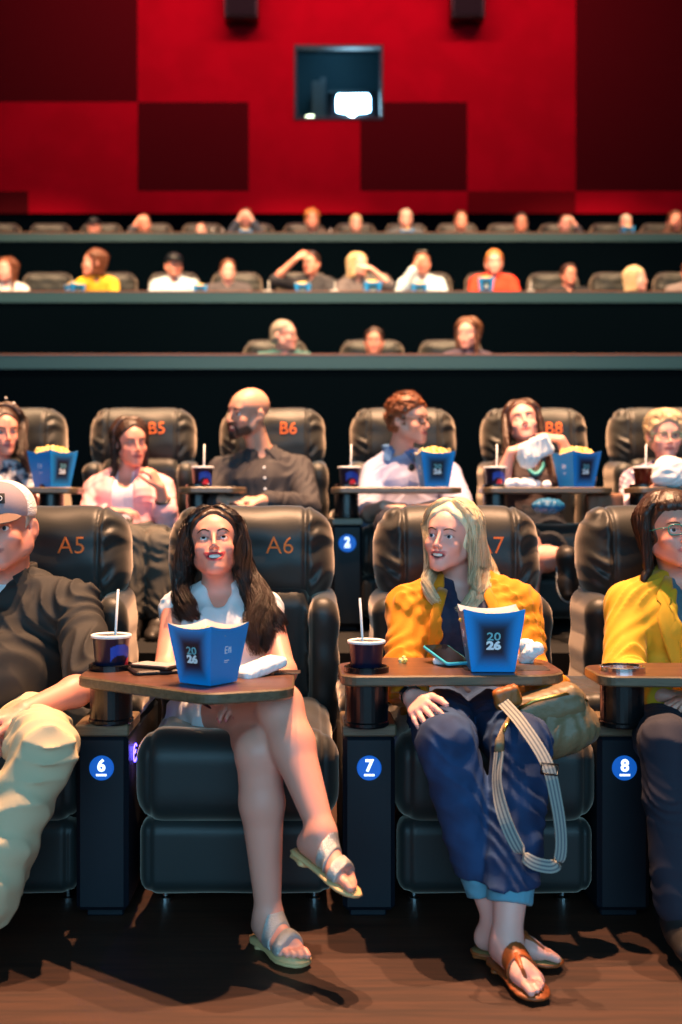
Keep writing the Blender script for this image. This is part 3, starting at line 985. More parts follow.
# the projector, lens window lit
pr = root('projector', 'projector glowing blue white behind the glass of the booth window', 'projector', (wx(353, 18.4), 18.3, PZ0 - 1.2))
mb = MB(); mb.box((wx(353, 18.4), 18.7, wz(108, 18.4)), (.42, .35, .27), bev=.03); mb.obj('housing', MAT['black_laminate'], pr)
mb = MB(); mb.box((wx(353, 18.4), 18.7, PZ0 - .95), (.3, .3, .25), bev=.02); mb.obj('stand', MAT['black_laminate'], pr)
def rounded_rect(w, h, r, n=6):
    pts = []
    for cx, cy, a0 in ((w - r, h - r, 0), (-w + r, h - r, 90), (-w + r, -h + r, 180), (w - r, -h + r, 270)):
        for i in range(n + 1):
            a = R(a0 + 90 * i / n); pts.append((cx + r * math.cos(a), cy + r * math.sin(a)))
    return pts
TF = lambda c: (lambda v: A(c[0] + v[0], c[1] - v[2], c[2] + v[1]))
mb = MB(); mb.prism(rounded_rect(.27, .145, .06), 0, .03, T=TF((wx(353, 18.4), 18.35, wz(105, 18.4)))); mb.obj('lens_window', MAT['beam'], pr)
mb = MB(); mb.lathe((wx(352, 18.4), 18.32, wz(113, 18.4)), [(.075, 0), (.075, .05), (.06, .06)], 24, M=np.array([[1, 0, 0], [0, 0, -1], [0, 1, 0]])); mb.obj('lens', MAT['beam_core'], pr)
mb = MB(); mb.lathe((wx(310, 18.4), 18.6, wz(115, 18.4)), [(.085, 0), (.085, .03), (.06, .05)], 20, M=np.array([[1, 0, 0], [0, 0, -1], [0, .7, 0]]))
mb.lathe((wx(310, 18.4), 18.75, wz(115, 18.4)), [(.03, 0), (.03, .15)], 12, M=np.array([[1, 0, 0], [0, 0, -1], [0, 1, 0]]))
mb.lathe((wx(310, 18.4), 18.9, PZ0 - 1.2), [(.05, 0), (.02, .02), (.02, wz(115, 18.4) - PZ0 + 1.2)], 12)
tag(place_self(mb.obj('booth_lamp_fitting', MAT['glow_warm']), (wx(310, 18.4), 18.7, wz(115, 18.4))), 'small round warm lamp glowing in the corner of the booth window', 'lamp')
cb = root('equipment_cabinet', 'tall grey equipment cabinet inside the projection booth', 'cabinet', (wx(318, 18.4), 19.35, PZ0 - 1.2))
mb = MB(); mb.box((wx(318, 18.4), 19.35, (wz(62, 18.4) + PZ0 - 1.2) / 2), (.10, .15, (wz(62, 18.4) - PZ0 + 1.2) / 2), bev=.01); mb.box((wx(324, 18.4), 19.38, (wz(56, 18.4) + PZ0 - 1.2) / 2), (.05, .1, (wz(56, 18.4) - PZ0 + 1.2) / 2), bev=.01)
mb.obj('body', MAT['booth_grey'], cb)

# wall loudspeakers
def loudspeaker(px, side):
    r_ = root('wall_loudspeaker', 'black wall loudspeaker high on the red wall, ' + side, 'loudspeaker', (wx(px), WY - .3, wz(29)), 'black loudspeakers on the red wall')
    mb = MB(); mb.box((wx(px), WY - .24, wz(29) + .32), (.26, .16, .32), bev=.02); mb.obj('cabinet', MAT['black_plastic'], r_)
    mb = MB(); mb.box((wx(px), WY - .41, wz(29) + .32), (.23, .012, .29), bev=.01); mb.obj('grille', MAT['dark_carpet'], r_)
    mb = MB(); mb.box((wx(px), WY - .05, wz(29) + .32), (.08, .04, .08)); mb.obj('bracket', MAT['black_plastic'], r_)
loudspeaker(242.5, 'left of the booth window'); loudspeaker(464.5, 'right of the booth window')

# ------------------------------------------------------------------ recliners
def build_chair(name, label, cat, group, loc, lo=False):
    """x across, y back; origin on the floor under the headrest's face"""
    r_ = root(name, label, cat, (0, 0, 0), group)
    hh = .010 if lo else .0065
    def wings(p):
        x, z = p[..., 0], p[..., 2]
        ax = np.abs(x); m = np.clip((ax - .19) / .05, 0, 1)
        m = np.clip((ax - .19) / .02, 0, 1) * np.clip((.285 - ax) / .07, 0, 1)
        w = .0085 * np.sin(z * 105 + 3.2 * np.sin(x * 34 + z * 9) + np.sign(x)) * (.55 + .45 * np.sin(z * 37 + x * 3)) * m
        g = .009 * np.exp(-((ax - .185) / .0065) ** 2) - .004 * np.exp(-((ax - .202) / .010) ** 2)
        return w + g + .0022 * np.sin(x * 31 + 4 * z) * np.sin(z * 37)
    tl = R(7); M = np.array([[1, 0, 0], [0, math.cos(tl), -math.sin(tl)], [0, math.sin(tl), math.cos(tl)]]) # leans back
    S = Shape(); S.box((0, .118, .962), (.282, .122, .160), M, .118)
    S.box((0, .075, .90), (.276, .085, .10), M, .08, .03)
    S.disp(wings, .014); sdf_obj('headrest', S, hh, MAT['leather'], r_)
    def side(p):
        x, z = p[..., 0], p[..., 2]; ax = np.abs(x)
        return .009 * np.exp(-((ax - .20) / .007) ** 2) + .003 * np.sin(z * 48 + 3 * x) * np.clip((ax - .18) / .06, 0, 1)
    S = Shape(); S.box((0, .095, .62), (.215, .115, .24), M, .07)
    for sx in (-1, 1): S.box((sx * .243, .060, .60), (.053, .145, .235), M, .052, .02)
    S.disp(side, .01); sdf_obj('backrest', S, hh, MAT['leather'], r_)
    def cush(p):
        x, y, z = p[..., 0], p[..., 1], p[..., 2]
        return .003 * np.sin(x * 22 + 5 * y) * np.sin(y * 19 + 1) + .006 * np.exp(-((np.abs(x) - .235) / .006) ** 2)
    S = Shape(); S.box((0, -.36, .385), (.265, .37, .105), None, .07); S.box((0, -.67, .375), (.268, .075, .12), None, .07, .05)
    S.disp(cush, .008); sdf_obj('seat', S, hh, MAT['leather'], r_)
    S = Shape(); S.box((0, -.675, .165), (.266, .055, .105), None, .045); S.disp(cush, .008)
    sdf_obj('leg_rest', S, hh, MAT['leather'], r_)
    mb = MB(); mb.box((0, -.27, .17), (.25, .34, .11), bev=.01); mb.box((0, .1, .30), (.25, .07, .24), bev=.01); mb.obj('base', MAT['leather_dark'], r_)
    for sx in (-1, 1):
        for y in (-.58, .12):
            mb = MB(); mb.lathe((sx * .21, y, 0), [(.018, 0), (.018, .012), (.008, .016), (.008, .062)], 14); mb.obj('foot', MAT['chrome'], r_)
    return r_
CH = build_chair('recliner', 'x', 'armchair', None, None)
def number_on(chair, txt, x=.100, z=.985, size=.082):
    c = text_obj('seat_number', txt, size, frame((1, 0, 0), (0, math.sin(R(7)), math.cos(R(7))), (0, -math.cos(R(7)), math.sin(R(7))), (x, .0, z)), MAT['stitch'], None, .012, -.0005, xs=1.0)
    hm = [q for q in chair.children if q.name.startswith('headrest')][0].data
    from mathutils.bvhtree import BVHTree
    bv = BVHTree.FromPolygons([v.co for v in hm.vertices], [tuple(p.vertices) for p in hm.polygons])
    for v in c.data.vertices:
        top = v.co.y < 0 
        hit = bv.ray_cast(Vector((v.co.x, -1, v.co.z)), Vector((0, 1, 0)))
        if hit[0] is not None: v.co.y = hit[0].y + (-.0035 if top else .006)
    c.parent = chair
CHAIRX = {'A': [-.883, -.187, .515, 1.215], 'B': [-1.574, -.876, -.180, .522, 1.227, 1.912]}
ALAB = {0: ('black leather recliner A5, behind the man in the grey cap', 'A5'),
        1: ('black leather recliner A6, behind the woman in the white top', 'A6'),
        2: ('black leather recliner A7, behind the blonde woman', 'A7'),
        3: ('black leather recliner behind the woman in the yellow blazer', None)}
first = True
for i, x in enumerate(CHAIRX['A']):
    c = CH if first else copy_tree(CH); first = False
    c.location = (x, ROWY['A'], 0); c['label'] = ALAB[i][0]; c['group'] = 'front row of recliners'
chairsA = [o for o in bpy.data.objects if o.parent is None and o.name.startswith('recliner') ]
chairsA.sort(key=lambda o: o.location.x)
CLB = [('black leather recliner in the second row, behind the curly-haired woman', None), ('black leather recliner B5 in the second row, behind the woman in pink', 'B5'),
       ('black leather recliner B6 in the second row, behind the bald man', 'B6'), ('black leather recliner in the second row, behind the curly-haired man in glasses', None),
       ('black leather recliner in the second row, behind the woman eating', 'B8'), ('black leather recliner in the second row, behind the grey-haired woman', None)]
chairsB = []
for i, x in enumerate(CHAIRX['B']):
    c = copy_tree(CH); c.location = (x, ROWY['B'], FLOORZ['B']); c['label'] = CLB[i][0]; c['group'] = 'second row of recliners'; chairsB.append(c)
for i, c in enumerate(chairsA):
    if ALAB[i][1]: number_on(c, ALAB[i][1])
for i, c in enumerate(chairsB):
    if CLB[i][1]: number_on(c, CLB[i][1], .085, 1.0, .092)
# ------------------------------------------------------------------ consoles between the seats
def console(x, y, z, num, label, group, tray=None, lo=False, cup_dx=0.0, cupy=None, led=False):
    """pedestal with wooden cap, cup holder, lit seat badge, leather arm pad, swivel tray; (x, y) the front face's centre"""
    r_ = root('armrest_console', label, 'armrest', (x, y + .3, z), group)
    mb = MB(); mb.box((x, y + .31, z + .265), (.070, .31, .235), bev=.012); mb.box((x, y + .32, z + .018), (.05, .27, .018), bev=.004)
    mb.obj('pedestal', MAT['black_laminate'], r_)
    mb = MB(); mb.box((x, y + .10, z + .515), (.073, .105, .016), bev=.004); mb.obj('cap', MAT['tray_edge'], r_)
    S = Shape(); S.box((x, y + .42, z + .535), (.072, .21, .040), None, .036)
    S.disp(lambda p: .002 * np.sin(p[..., 1] * 40 + 3 * np.sin(p[..., 0] * 60)), .003)
    sdf_obj('arm_pad', S, .008, MAT['leather'], r_)
    cx, cy = x + cup_dx, (y + .085 if cupy is None else cupy)
    mb = MB(); mb.lathe((cx, cy, z + .531), [(.056, 0), (.060, .004), (.060, .012), (.057, .016), (.057, .115)], 36); mb.obj('cup_holder', MAT['black_plastic'], r_)
    mb = MB(); mb.lathe((cx, cy, z + TRZ - .02), [(.054, 0), (.060, 0), (.060, .034), (.055, .036), (.052, .030), (.052, .002), (.054, 0)], 36); mb.obj('holder_ring', MAT['chrome'] if num == '8' and z == 0 else MAT['black_plastic'], r_)
    b = MB(); c = A(x, y - .001, z + .415)
    bs = 1.25 if num == '2' else 1.0
    b.lathe(c, [(.033 * bs, 0), (.033 * bs, .004), (.030 * bs, .006)], 32, M=np.array([[1, 0, 0], [0, 0, -1], [0, 1, 0]]))
    bo = b.obj('seat_badge', MAT['badge_blue'], r_)
    M_ = FRONT((c[0], c[1] - .0065, c[2] + .006))
    t = text_obj('badge_number', num, .044 * bs, M_, MAT['badge_white'], None, .0008, .0016)
    t.data.transform(Matrix.Translation(-Vector(r_['_o']))); t.parent = bo
    u = MB(); u.box((c[0], c[1] - .0065, c[2] - .018), (.014, .0008, .0028)); u.obj('badge_bar', MAT['badge_white'], bo, origin=np.array(r_['_o']))
    if led:
        q = A(x + .0712, y + .12, z + .43); mb = MB()
        mb.tube([q + A(0, .030 * math.cos(a), .024 * math.sin(a)) for a in np.linspace(.6, 5.4, 20)], .0022, 6); mb.tube([q + A(0, -.008, 0), q + A(0, .010, .006)], .0022, 6)
        mb.obj('seat_control_light', MAT['led_blue'], r_, True)
        pl = bpy.data.lights.new('seat_control_glow', 'POINT'); pl.energy = .55; pl.color = (.12, .10, 1); pl.shadow_soft_size = .02
        po = bpy.data.objects.new('seat_control_glow', pl); COL.objects.link(po); po.location = (x + .085, y + .12, z + .43)
    if tray:
        mb = MB()
        V = rounded_poly(tray[0], tray[1])
        mb.prism(V, z + TRZ - .028, z + TRZ, .004)
        n = len(V)
        k = len(mb.F)
        mb.I = [1] * (k - 1) + [0]
        mb.obj('tray', [MAT['tray_wood'], MAT['tray_edge']], r_)
    return r_
TRZ = .675
def rounded_poly(pts, r, n=7):
    out = []; m = len(pts); rr = r if isinstance(r, (list, tuple)) else [r] * m
    for i in range(m):
        p = A(*pts[i]); a = unit(A(*pts[i - 1]) - p); b = unit(A(*pts[(i + 1) % m]) - p)
        th = math.acos(np.clip(a @ b, -1, 1)); L = rr[i] / math.tan(th / 2)
        c = p + unit(a + b) * rr[i] / math.sin(th / 2)
        s = p + a * L; e = p + b * L
        a0 = math.atan2(*(s - c)[::-1]); a1 = math.atan2(*(e - c)[::-1])
        d = (a1 - a0 + math.pi) % (2 * math.pi) - math.pi
        for j in range(n + 1):
            q = a0 + d * j / n; out.append((c[0] + rr[i] * math.cos(q), c[1] + rr[i] * math.sin(q)))
    return out
def px_at_z(px, py, z):
    D = F * (CAMZ - z) / (py - CY); return ((px - CX) / F * D, D)

def default_tray(x, y, L=.60, dep=.30, dx=-.075):
    return ([(x + dx, y - .04), (x + dx + L, y - .02), (x + dx + L, y + dep - .02), (x + dx + .10, y + dep - .04), (x + dx, y + .16)], [.055, .07, .07, .05, .05])

# front row
console(-.547, 3.00, 0, '6', 'armrest console with badge 6, between the capped man and the woman in white', 'front row consoles',
        ([(-.592, 2.90), (-.235, 2.62), (-.03, 2.70), (-.03, 2.99), (-.30, 3.10), (-.592, 3.09)], [.055, .07, .07, .06, .05, .05]), cup_dx=.02, cupy=3.03, led=True)
console(.169, 3.00, 0, '7', 'armrest console with badge 7, between the woman in white and the blonde woman', 'front row consoles',
        ([(.09, 2.90), (.69, 2.92), (.69, 3.27), (.20, 3.27), (.09, 3.14)], [.05, .10, .09, .05, .05]), cup_dx=-.008, cupy=2.985, led=True)
console(.852, 3.00, 0, '8', 'armrest console with badge 8, beside the woman in the yellow blazer', 'front row consoles',
        ([(.765, 2.90), (1.40, 2.86), (1.40, 3.16), (.90, 3.16), (.765, 3.10)], [.05, .07, .07, .05, .05]), cup_dx=-.01, cupy=2.985, led=True)
# second row
BZ = FLOORZ['B']
BCON = []
for i, (x, n, who) in enumerate(((-1.205, '5', 'left of the woman in pink'), (-.508, '6', 'between the woman in pink and the bald man'),
                                 (.192, '7', 'with a blue badge, left of the curly-haired man'), (.895, '8', 'left of the woman eating'), (1.59, '9', 'left of the grey-haired woman'))):
    if n == '7': n = '2'
    if i == 0:   tr = ([(-1.72, 5.17), (-1.06, 5.17), (-1.06, 5.42), (-1.72, 5.42)], .06)
    elif i == 1: tr = ([(-.59, 5.10), (-.28, 5.12), (-.28, 5.38), (-.59, 5.38)], .08)
    else:        tr = default_tray(x, 5.19, .61 if i < 4 else .7)
    BCON.append(console(x, 5.21, BZ, n, 'second row armrest console ' + who, 'second row consoles', tr, cupy=5.30))

# ------------------------------------------------------------------ cups, tubs and other small things
def cup_proto(kind):
    """kind 0 plain dark cup, 1 cup with round red, white and blue mark, 2 glass of cola"""
    r_ = root('drink_cup', 'x', 'cup', (0, 0, 0)); H_ = .150
    mb = MB(); body = [(.001, 0), (.037, 0), (.0375, .003), (.0500, H_), (.0515, H_ + .002)]
    mb.lathe((0, 0, 0), body, 40); mb.obj('cup_body', MAT['cola'] if kind == 2 else MAT['cup_dark'], r_, True)
    mb = MB(); mb.lathe((0, 0, H_ - .004), [(.0520, 0), (.0545, .001), (.0550, .004), (.0545, .008), (.0500, .0095), (.0480, .006), (.012, .0055), (.001, .0055)], 40)
    mb.obj('lid', MAT['white_plastic'], r_, True)
    mb = MB(); s0 = A(.004, 0, .02); s1 = A(.010 if kind != 0 else .022, .0, .275 if kind == 0 else .26); mb.tube([s0, (s0 + s1) / 2, s1], .0036, 10); mb.obj('straw', MAT['straw'], r_, True)
    def patch(nm, f, m, off=.0006, a0=-60, a1=60, n=20, mz=14):
        """decal following the cup: f(u, v) true inside"""
        V, Fs, I = [], [], []
        for j in range(mz + 1):
            for i in range(n + 1):
                z = .01 + (H_ - .02) * j / mz; a = R(-90 + a0 + (a1 - a0) * i / n); rr = .0375 + (.05 - .0375) * z / H_ + off
                V.append((rr * math.cos(a), rr * math.sin(a), z))
        for j in range(mz):
            for i in range(n):
                if f((i + .5) / n * 2 - 1, (j + .5) / mz): k = j * (n + 1) + i; Fs.append((k, k + 1, k + n + 2, k + n + 1))
        if Fs: raw_obj(nm, V, Fs, m, r_, True)
    if kind in (0, 1):
        # blue sweep and a tilted round mark in red, white and blue
        patch('print', lambda u, v: (abs((u * .9) ** 2 + ((v - .42) * 2.1) ** 2 - .75) < .38 and u > -.6), MAT['print_blue'], n=48, mz=40)
        def g(c): 
            def f(u, v):
                x, y = (u - .12) / .42, (v - .35) / .30
                if x * x + y * y > 1: return False
                w = .25 * x + .16 * math.sin(x * 3)
                return (c == 'r' and y > .18 + w) or (c == 'w' and -.18 + w <= y <= .18 + w) or (c == 'b' and y < -.18 + w)
            return f
        if kind == 0:
            def g0(c, g=g):
                f = g(c); return lambda u, v: f((u - .55) * 1.1, v)
            for c, m in (('r', 'print_red'), ('w', 'print_white'), ('b', 'print_blue')): patch('emblem', g0(c), MAT[m], .0012, n=60, mz=50)
        else:
            for c, m in (('r', 'print_red'), ('w', 'print_white'), ('b', 'print_blue')): patch('emblem', g(c), MAT[m], .0012, n=60, mz=50)
    return r_

def tub_material():
    m = bpy.data.materials.new('tub_print'); m.use_nodes = True; nt = m.node_tree; b = nt.nodes['Principled BSDF']; b.inputs['Roughness'].default_value = .45
    at = nt.nodes.new('ShaderNodeVertexColor'); at.layer_name = 'Col'
    nt.links.new(at.outputs['Color'], b.inputs['Base Color'])
    return m
MAT['tub_print'] = tub_material(); MAT['tub_blue'] = mat('tub_blue', srgb(20, 118, 205), .45)

def tub_proto(popcorn=True, heap=1.0, marks=True, drop=0.0):
    """flared four-sided carton; two faces carry the dark printed square and 20 / 26"""
    r_ = root('popcorn_tub', 'x', 'popcorn tub', (0, 0, 0))
    b, t, h = .057, .081, .160
    V, Fs, Cc = [], [], []
    n = 24
    blue = A(*srgb(8, 146, 226)); ink = A(*srgb(4, 10, 36))
    for f in range(4):
        a = math.pi / 2 * f; ca, sa = math.cos(a), math.sin(a)
        base = len(V)
        for j in range(n + 1):
            for i in range(n + 1):
                u = i / n * 2 - 1; v = j / n
                w = b + (t - b) * v
                z = h * v + (.012 * (u * u) - .004) * max(0, v - .9) * 10
                x, y = u * w, -w
                V.append((x * ca - y * sa, x * sa + y * ca, z))
                if f % 2 == 0:
                    q = max(abs(u) * 1.0, abs(v - .52) * 1.75)
                    k = np.clip((.92 - q) / .62, 0, 1); k = k * k * (3 - 2 * k)
                    Cc.append(blue * (1 - k) + ink * k)
                else: Cc.append(blue)
        for j in range(n):
            for i in range(n):
                k = base + j * (n + 1) + i; Fs.append((k, k + 1, k + n + 2, k + n + 1))
    raw_obj('carton', V, Fs, MAT['tub_print'], r_, False, colors=np.array(Cc))
    # pale inner card and floor
    V, Fs = [], []
    for f in range(4):
        a = math.pi / 2 * f; ca, sa = math.cos(a), math.sin(a); base = len(V)
        for j, v in enumerate((.05, .93, 1.0)):
            for i in range(9):
                u = i / 4 - 1; w = b + (t - b) * v - .0015
                z = h * v + (.012 * (u * u) - .004) * max(0, v - .9) * 10 + (.0005 if j == 2 else 0)
                if j == 2: w += .0008
                x, y = u * w, -w; V.append((x * ca - y * sa, x * sa + y * ca, z))
        for j in range(2):
            for i in range(8):
                k = base + j * 9 + i; Fs.append((k + 1, k, k + 9, k + 10))
    V += [(-b, -b, .004), (b, -b, .004), (b, b, .004), (-b, b, .004)]; k = len(V) - 4; Fs.append((k, k + 1, k + 2, k + 3))
    raw_obj('lining', V, Fs, MAT['white_card'], r_, False)
    if marks:
        sl = math.atan2(t - b, h)
        for f in (0, 2):
            a = math.pi / 2 * f
            rot = Matrix.Rotation(a, 4, 'Z')
            def face(x, z, off=.0012):
                w = b + (t - b) * z / h
                return rot @ frame((1, 0, 0), (0, -math.sin(sl), math.cos(sl)), (0, -math.cos(sl), -math.sin(sl)), (x, -w - off, z))
            for txt, z, m, bo in (('20', .094, 'print_teal', .0004), ('26', .070, 'print_white', .0016)):
                tt = text_obj('lettering', txt, .030, face(0, z), MAT[m], None, .0004, bo, xs=1.25); tt.parent = r_
        for f in (1, 3):
            a = math.pi / 2 * f; rot = Matrix.Rotation(a, 4, 'Z')
            w = b + (t - b) * .6
            mbx = MB()
            for (x, z, hw, hh) in ((-.012, .096, .0012, .009), (-.007, .105, .005, .0012), (-.007, .096, .005, .0012), (-.007, .087, .005, .0012), (.004, .096, .0012, .009), (.008, .100, .003, .0012), (.012, .096, .0012, .009), (.0, .066, .010, .0012), (-.003, .061, .007, .0008)):
                ww = b + (t - b) * z / h
                p = rot @ Vector((x, -ww - .0008, z)); M3 = np.array(rot.to_3x3())
                mbx.box(p, (hw, .0006, hh), M3)
            mbx.obj('side_mark', MAT['print_white'], r_)
    if popcorn:
        r = np.random.default_rng(5)
        S = Shape()
        S.box((0, 0, h - .028 - drop), (t - .014, t - .014, .012), None, .008)
        for i in range(70):
            x, y = r.uniform(-t + .014, t - .014, 2); z = h - .014 - drop + heap * (.020 * (1 - max(abs(x), abs(y)) / t) + r.uniform(-.004, .008))
            for q in range(3): S.ell(A(x, y, z) + r.normal(size=3) * .005, A(.0075, .0075, .0065), None, .0015)
        sdf_obj('popcorn', S, .0035, MAT['popcorn'], r_)
    return r_

def put(proto, loc, label, group=None, rz=0, sc=1.0, keep=[]):
    if id(proto) in keep: o = copy_tree(proto)
    else: o = proto; keep.append(id(proto))
    o.location = [float(v) for v in loc]; o.rotation_euler = (0, 0, R(rz)); o.scale = (sc,) * 3
    o['label'] = label
    if group: o['group'] = group
    return o
CUP0, CUP1, CUP2 = cup_proto(0), cup_proto(1), cup_proto(2)
TUB = tub_proto(heap=.2, drop=.012); TUBL = tub_proto(heap=1.8)
TZ = TRZ
put(CUP0, (-.527, 3.03, .615), 'dark drink cup with white lid and slanted straw, beside the capped man', 'drink cups in the front row', 42)
put(CUP0, (.161, 2.985, .615), 'dark drink cup with white lid and straw, left of the blonde woman', 'drink cups in the front row', -150, .93)
put(TUB, (-.243, 2.79, TZ + .002), 'blue popcorn tub marked 20 26 turned cornerwise before the woman in white', 'popcorn tubs in the front row', -36, .88)
put(TUB, (.497, 3.02, TZ + .002), 'blue popcorn tub marked 20 26 facing front before the blonde woman', 'popcorn tubs in the front row', -2)
g = 'drink cups in the second row'; bt = BZ + .62
put(CUP1, (-.49, 5.30, bt), 'drink cup with straw beside the bald man', g, 20)
put(CUP1, (.205, 5.30, bt), 'drink cup with round red, white and blue mark beside the curly-haired man', g, 12)
put(CUP1, (.895, 5.30, bt), 'drink cup with round red, white and blue mark beside the woman eating', g, 12)
put(CUP2, (1.60, 5.30, bt), 'brown cola cup with straw beside the grey-haired woman', g)
g = 'popcorn tubs in the second row'
put(TUBL, (-1.20, 5.30, BZ + TZ + .002), 'blue popcorn tub in the second row beside the curly-haired woman', g, 53, 1.03)
put(TUBL, (.605, 5.28, BZ + TZ + .002), 'heaped blue popcorn tub before the curly-haired man in glasses', g, 6)
put(TUBL, (1.275, 5.28, BZ + TZ + .002), 'blue popcorn tub before the woman eating', g, 24)

# small things on the trays
def phone(label, c, rz, m_case, screen, w=.075, l=.150, tilt=0, case_t=.0095):
    r_ = root('phone', label, 'phone', c)
    Rm = np.array(Matrix.Rotation(R(rz), 3, 'Z') @ Matrix.Rotation(R(tilt), 3, 'X'))
    T = lambda v: A(*c) + Rm @ v
    mb = MB(); mb.prism(rounded_rect(w / 2, l / 2, .011), 0, case_t, .0025, T=T); mb.obj('case', m_case, r_)
    mb = MB(); mb.prism(rounded_rect(w / 2 - .004, l / 2 - .004, .008), case_t - .001, case_t + .0008, .0003, T=T); mb.obj('screen', screen, r_)
    return r_
MAT['screen_black'] = mat('screen_black', (.006, .006, .008), .06)
MAT['screen_pale'] = mat('screen_pale', srgb(200, 195, 195), .12)
MAT['case_teal'] = mat('case_teal', srgb(60, 175, 205), .35)
MAT['case_dark'] = mat('case_dark', srgb(40, 26, 24), .5)
x, y = px_at_z(154, 672, TZ)
wal = root('wallet', 'dark folded wallet under the phone on the tray with the cup', 'wallet', (x, y, TZ))
mb = MB(); mb.prism(rounded_rect(.062, .058, .012), 0, .012, .004, T=lambda v: A(x, y, TZ) + np.array(Matrix.Rotation(R(20), 3, 'Z')) @ v); mb.obj('wallet_body', MAT['case_dark'], wal)
phone('phone lying face up on a dark wallet beside the cornerwise popcorn tub', (x + .005, y, TZ + .012), 62, MAT['case_dark'], MAT['screen_pale'], .072, .125)
x, y = .392, 3.13
S = Shape(); S.box(A(x + .008, y + .012, TZ + .010), (.036, .045, .009), np.array(Matrix.Rotation(R(-20), 3, 'Z')), .006); S.disp(folds(.0015, 120, 5), .003)
tag(place_self(sdf_obj('paper_slip', S, .003, MAT['napkin']), (x, y, TZ)), 'folded white paper propping up the phone in the light blue case', 'paper')
phone('phone in light blue case lying on the tray of the blonde woman', (x, y, TZ + .0215), 20, MAT['case_teal'], MAT['screen_black'], .078, .155, tilt=12)
# napkins
def napkin(label, c, w, l, rz, tilt, seed, h=.016):
    S = Shape()
    Rm = np.array(Matrix.Rotation(R(rz), 3, 'Z') @ Matrix.Rotation(R(tilt), 3, 'X'))
    S.box(c, (w / 2, l / 2, h / 2), Rm, h * .42); S.disp(folds(.0022, 160, seed), .004)
    o = sdf_obj('napkin', S, .0028, MAT['napkin']); place_self(o, c); return tag(o, label, 'napkin', 'white napkins')
x, y = px_at_z(260, 676, TZ)
napkin('folded white napkin resting at the right end of the tray by the cornerwise tub', (x - .003, y + .02, TZ + .018), .074, .145, -48, 12, 3, .030)
S = Shape(); r = np.random.default_rng(4); x, y = px_at_z(529, 664, TZ)
for i in range(7): S.ell(A(x, y + .03, TZ + .03) + r.normal(size=3) * .011, A(.018, .016, .019), None, .006)
S.disp(folds(.004, 200, 2), .006)
tag(place_self(sdf_obj('crumpled_napkin', S, .003, MAT['napkin']), (x, y, TZ)), 'crumpled white napkin behind the front-facing popcorn tub', 'napkin', 'white napkins')
# dark card and clear cup lid on the tray of the woman in white
x, y = px_at_z(291, 674, TZ)
mb = MB(); mb.prism(rounded_rect(.035, .03, .006), 0, .003, .0008, T=lambda v: A(x - .01, y + .02, TZ + .001) + v)
tag(place_self(mb.obj('menu_card', MAT['case_dark']), (x, y, TZ)), 'dark card under the folded napkin at the tray end', 'card')
x, y = px_at_z(402, 663, TZ)
S = Shape()
for i in range(6): S.ell(A(x, y, TZ + .009) + r.normal(size=3) * .006, A(.007, .007, .006), None, .002)
tag(place_self(sdf_obj('popcorn_piece', S, .002, MAT['popcorn']), (x, y, TZ)), 'single piece of popcorn on the tray of the blonde woman', 'popcorn')
# thin dark ledge mat under the tub of the blonde woman
x, y = px_at_z(505, 668, TZ)
mb = MB(); mb.prism(rounded_rect(.115, .05, .01), 0, .0016, .0005, T=lambda v: A(x, y - .0, TZ) + v)
tag(place_self(mb.obj('tray_card', MAT['leather_dark']), (x, y, TZ)), 'dark menu card lying under the front-facing popcorn tub', 'card')
# ------------------------------------------------------------------ building one seated figure
CLOTH = {}
def cloth(name, col, rough=.85, bump=(420, .35, .0012), **kw):
    if name not in CLOTH: CLOTH[name] = mat('cloth_' + name, col, rough, bump=bump, **kw)
    return CLOTH[name]

def lerp(a, b, t): return a + (b - a) * t

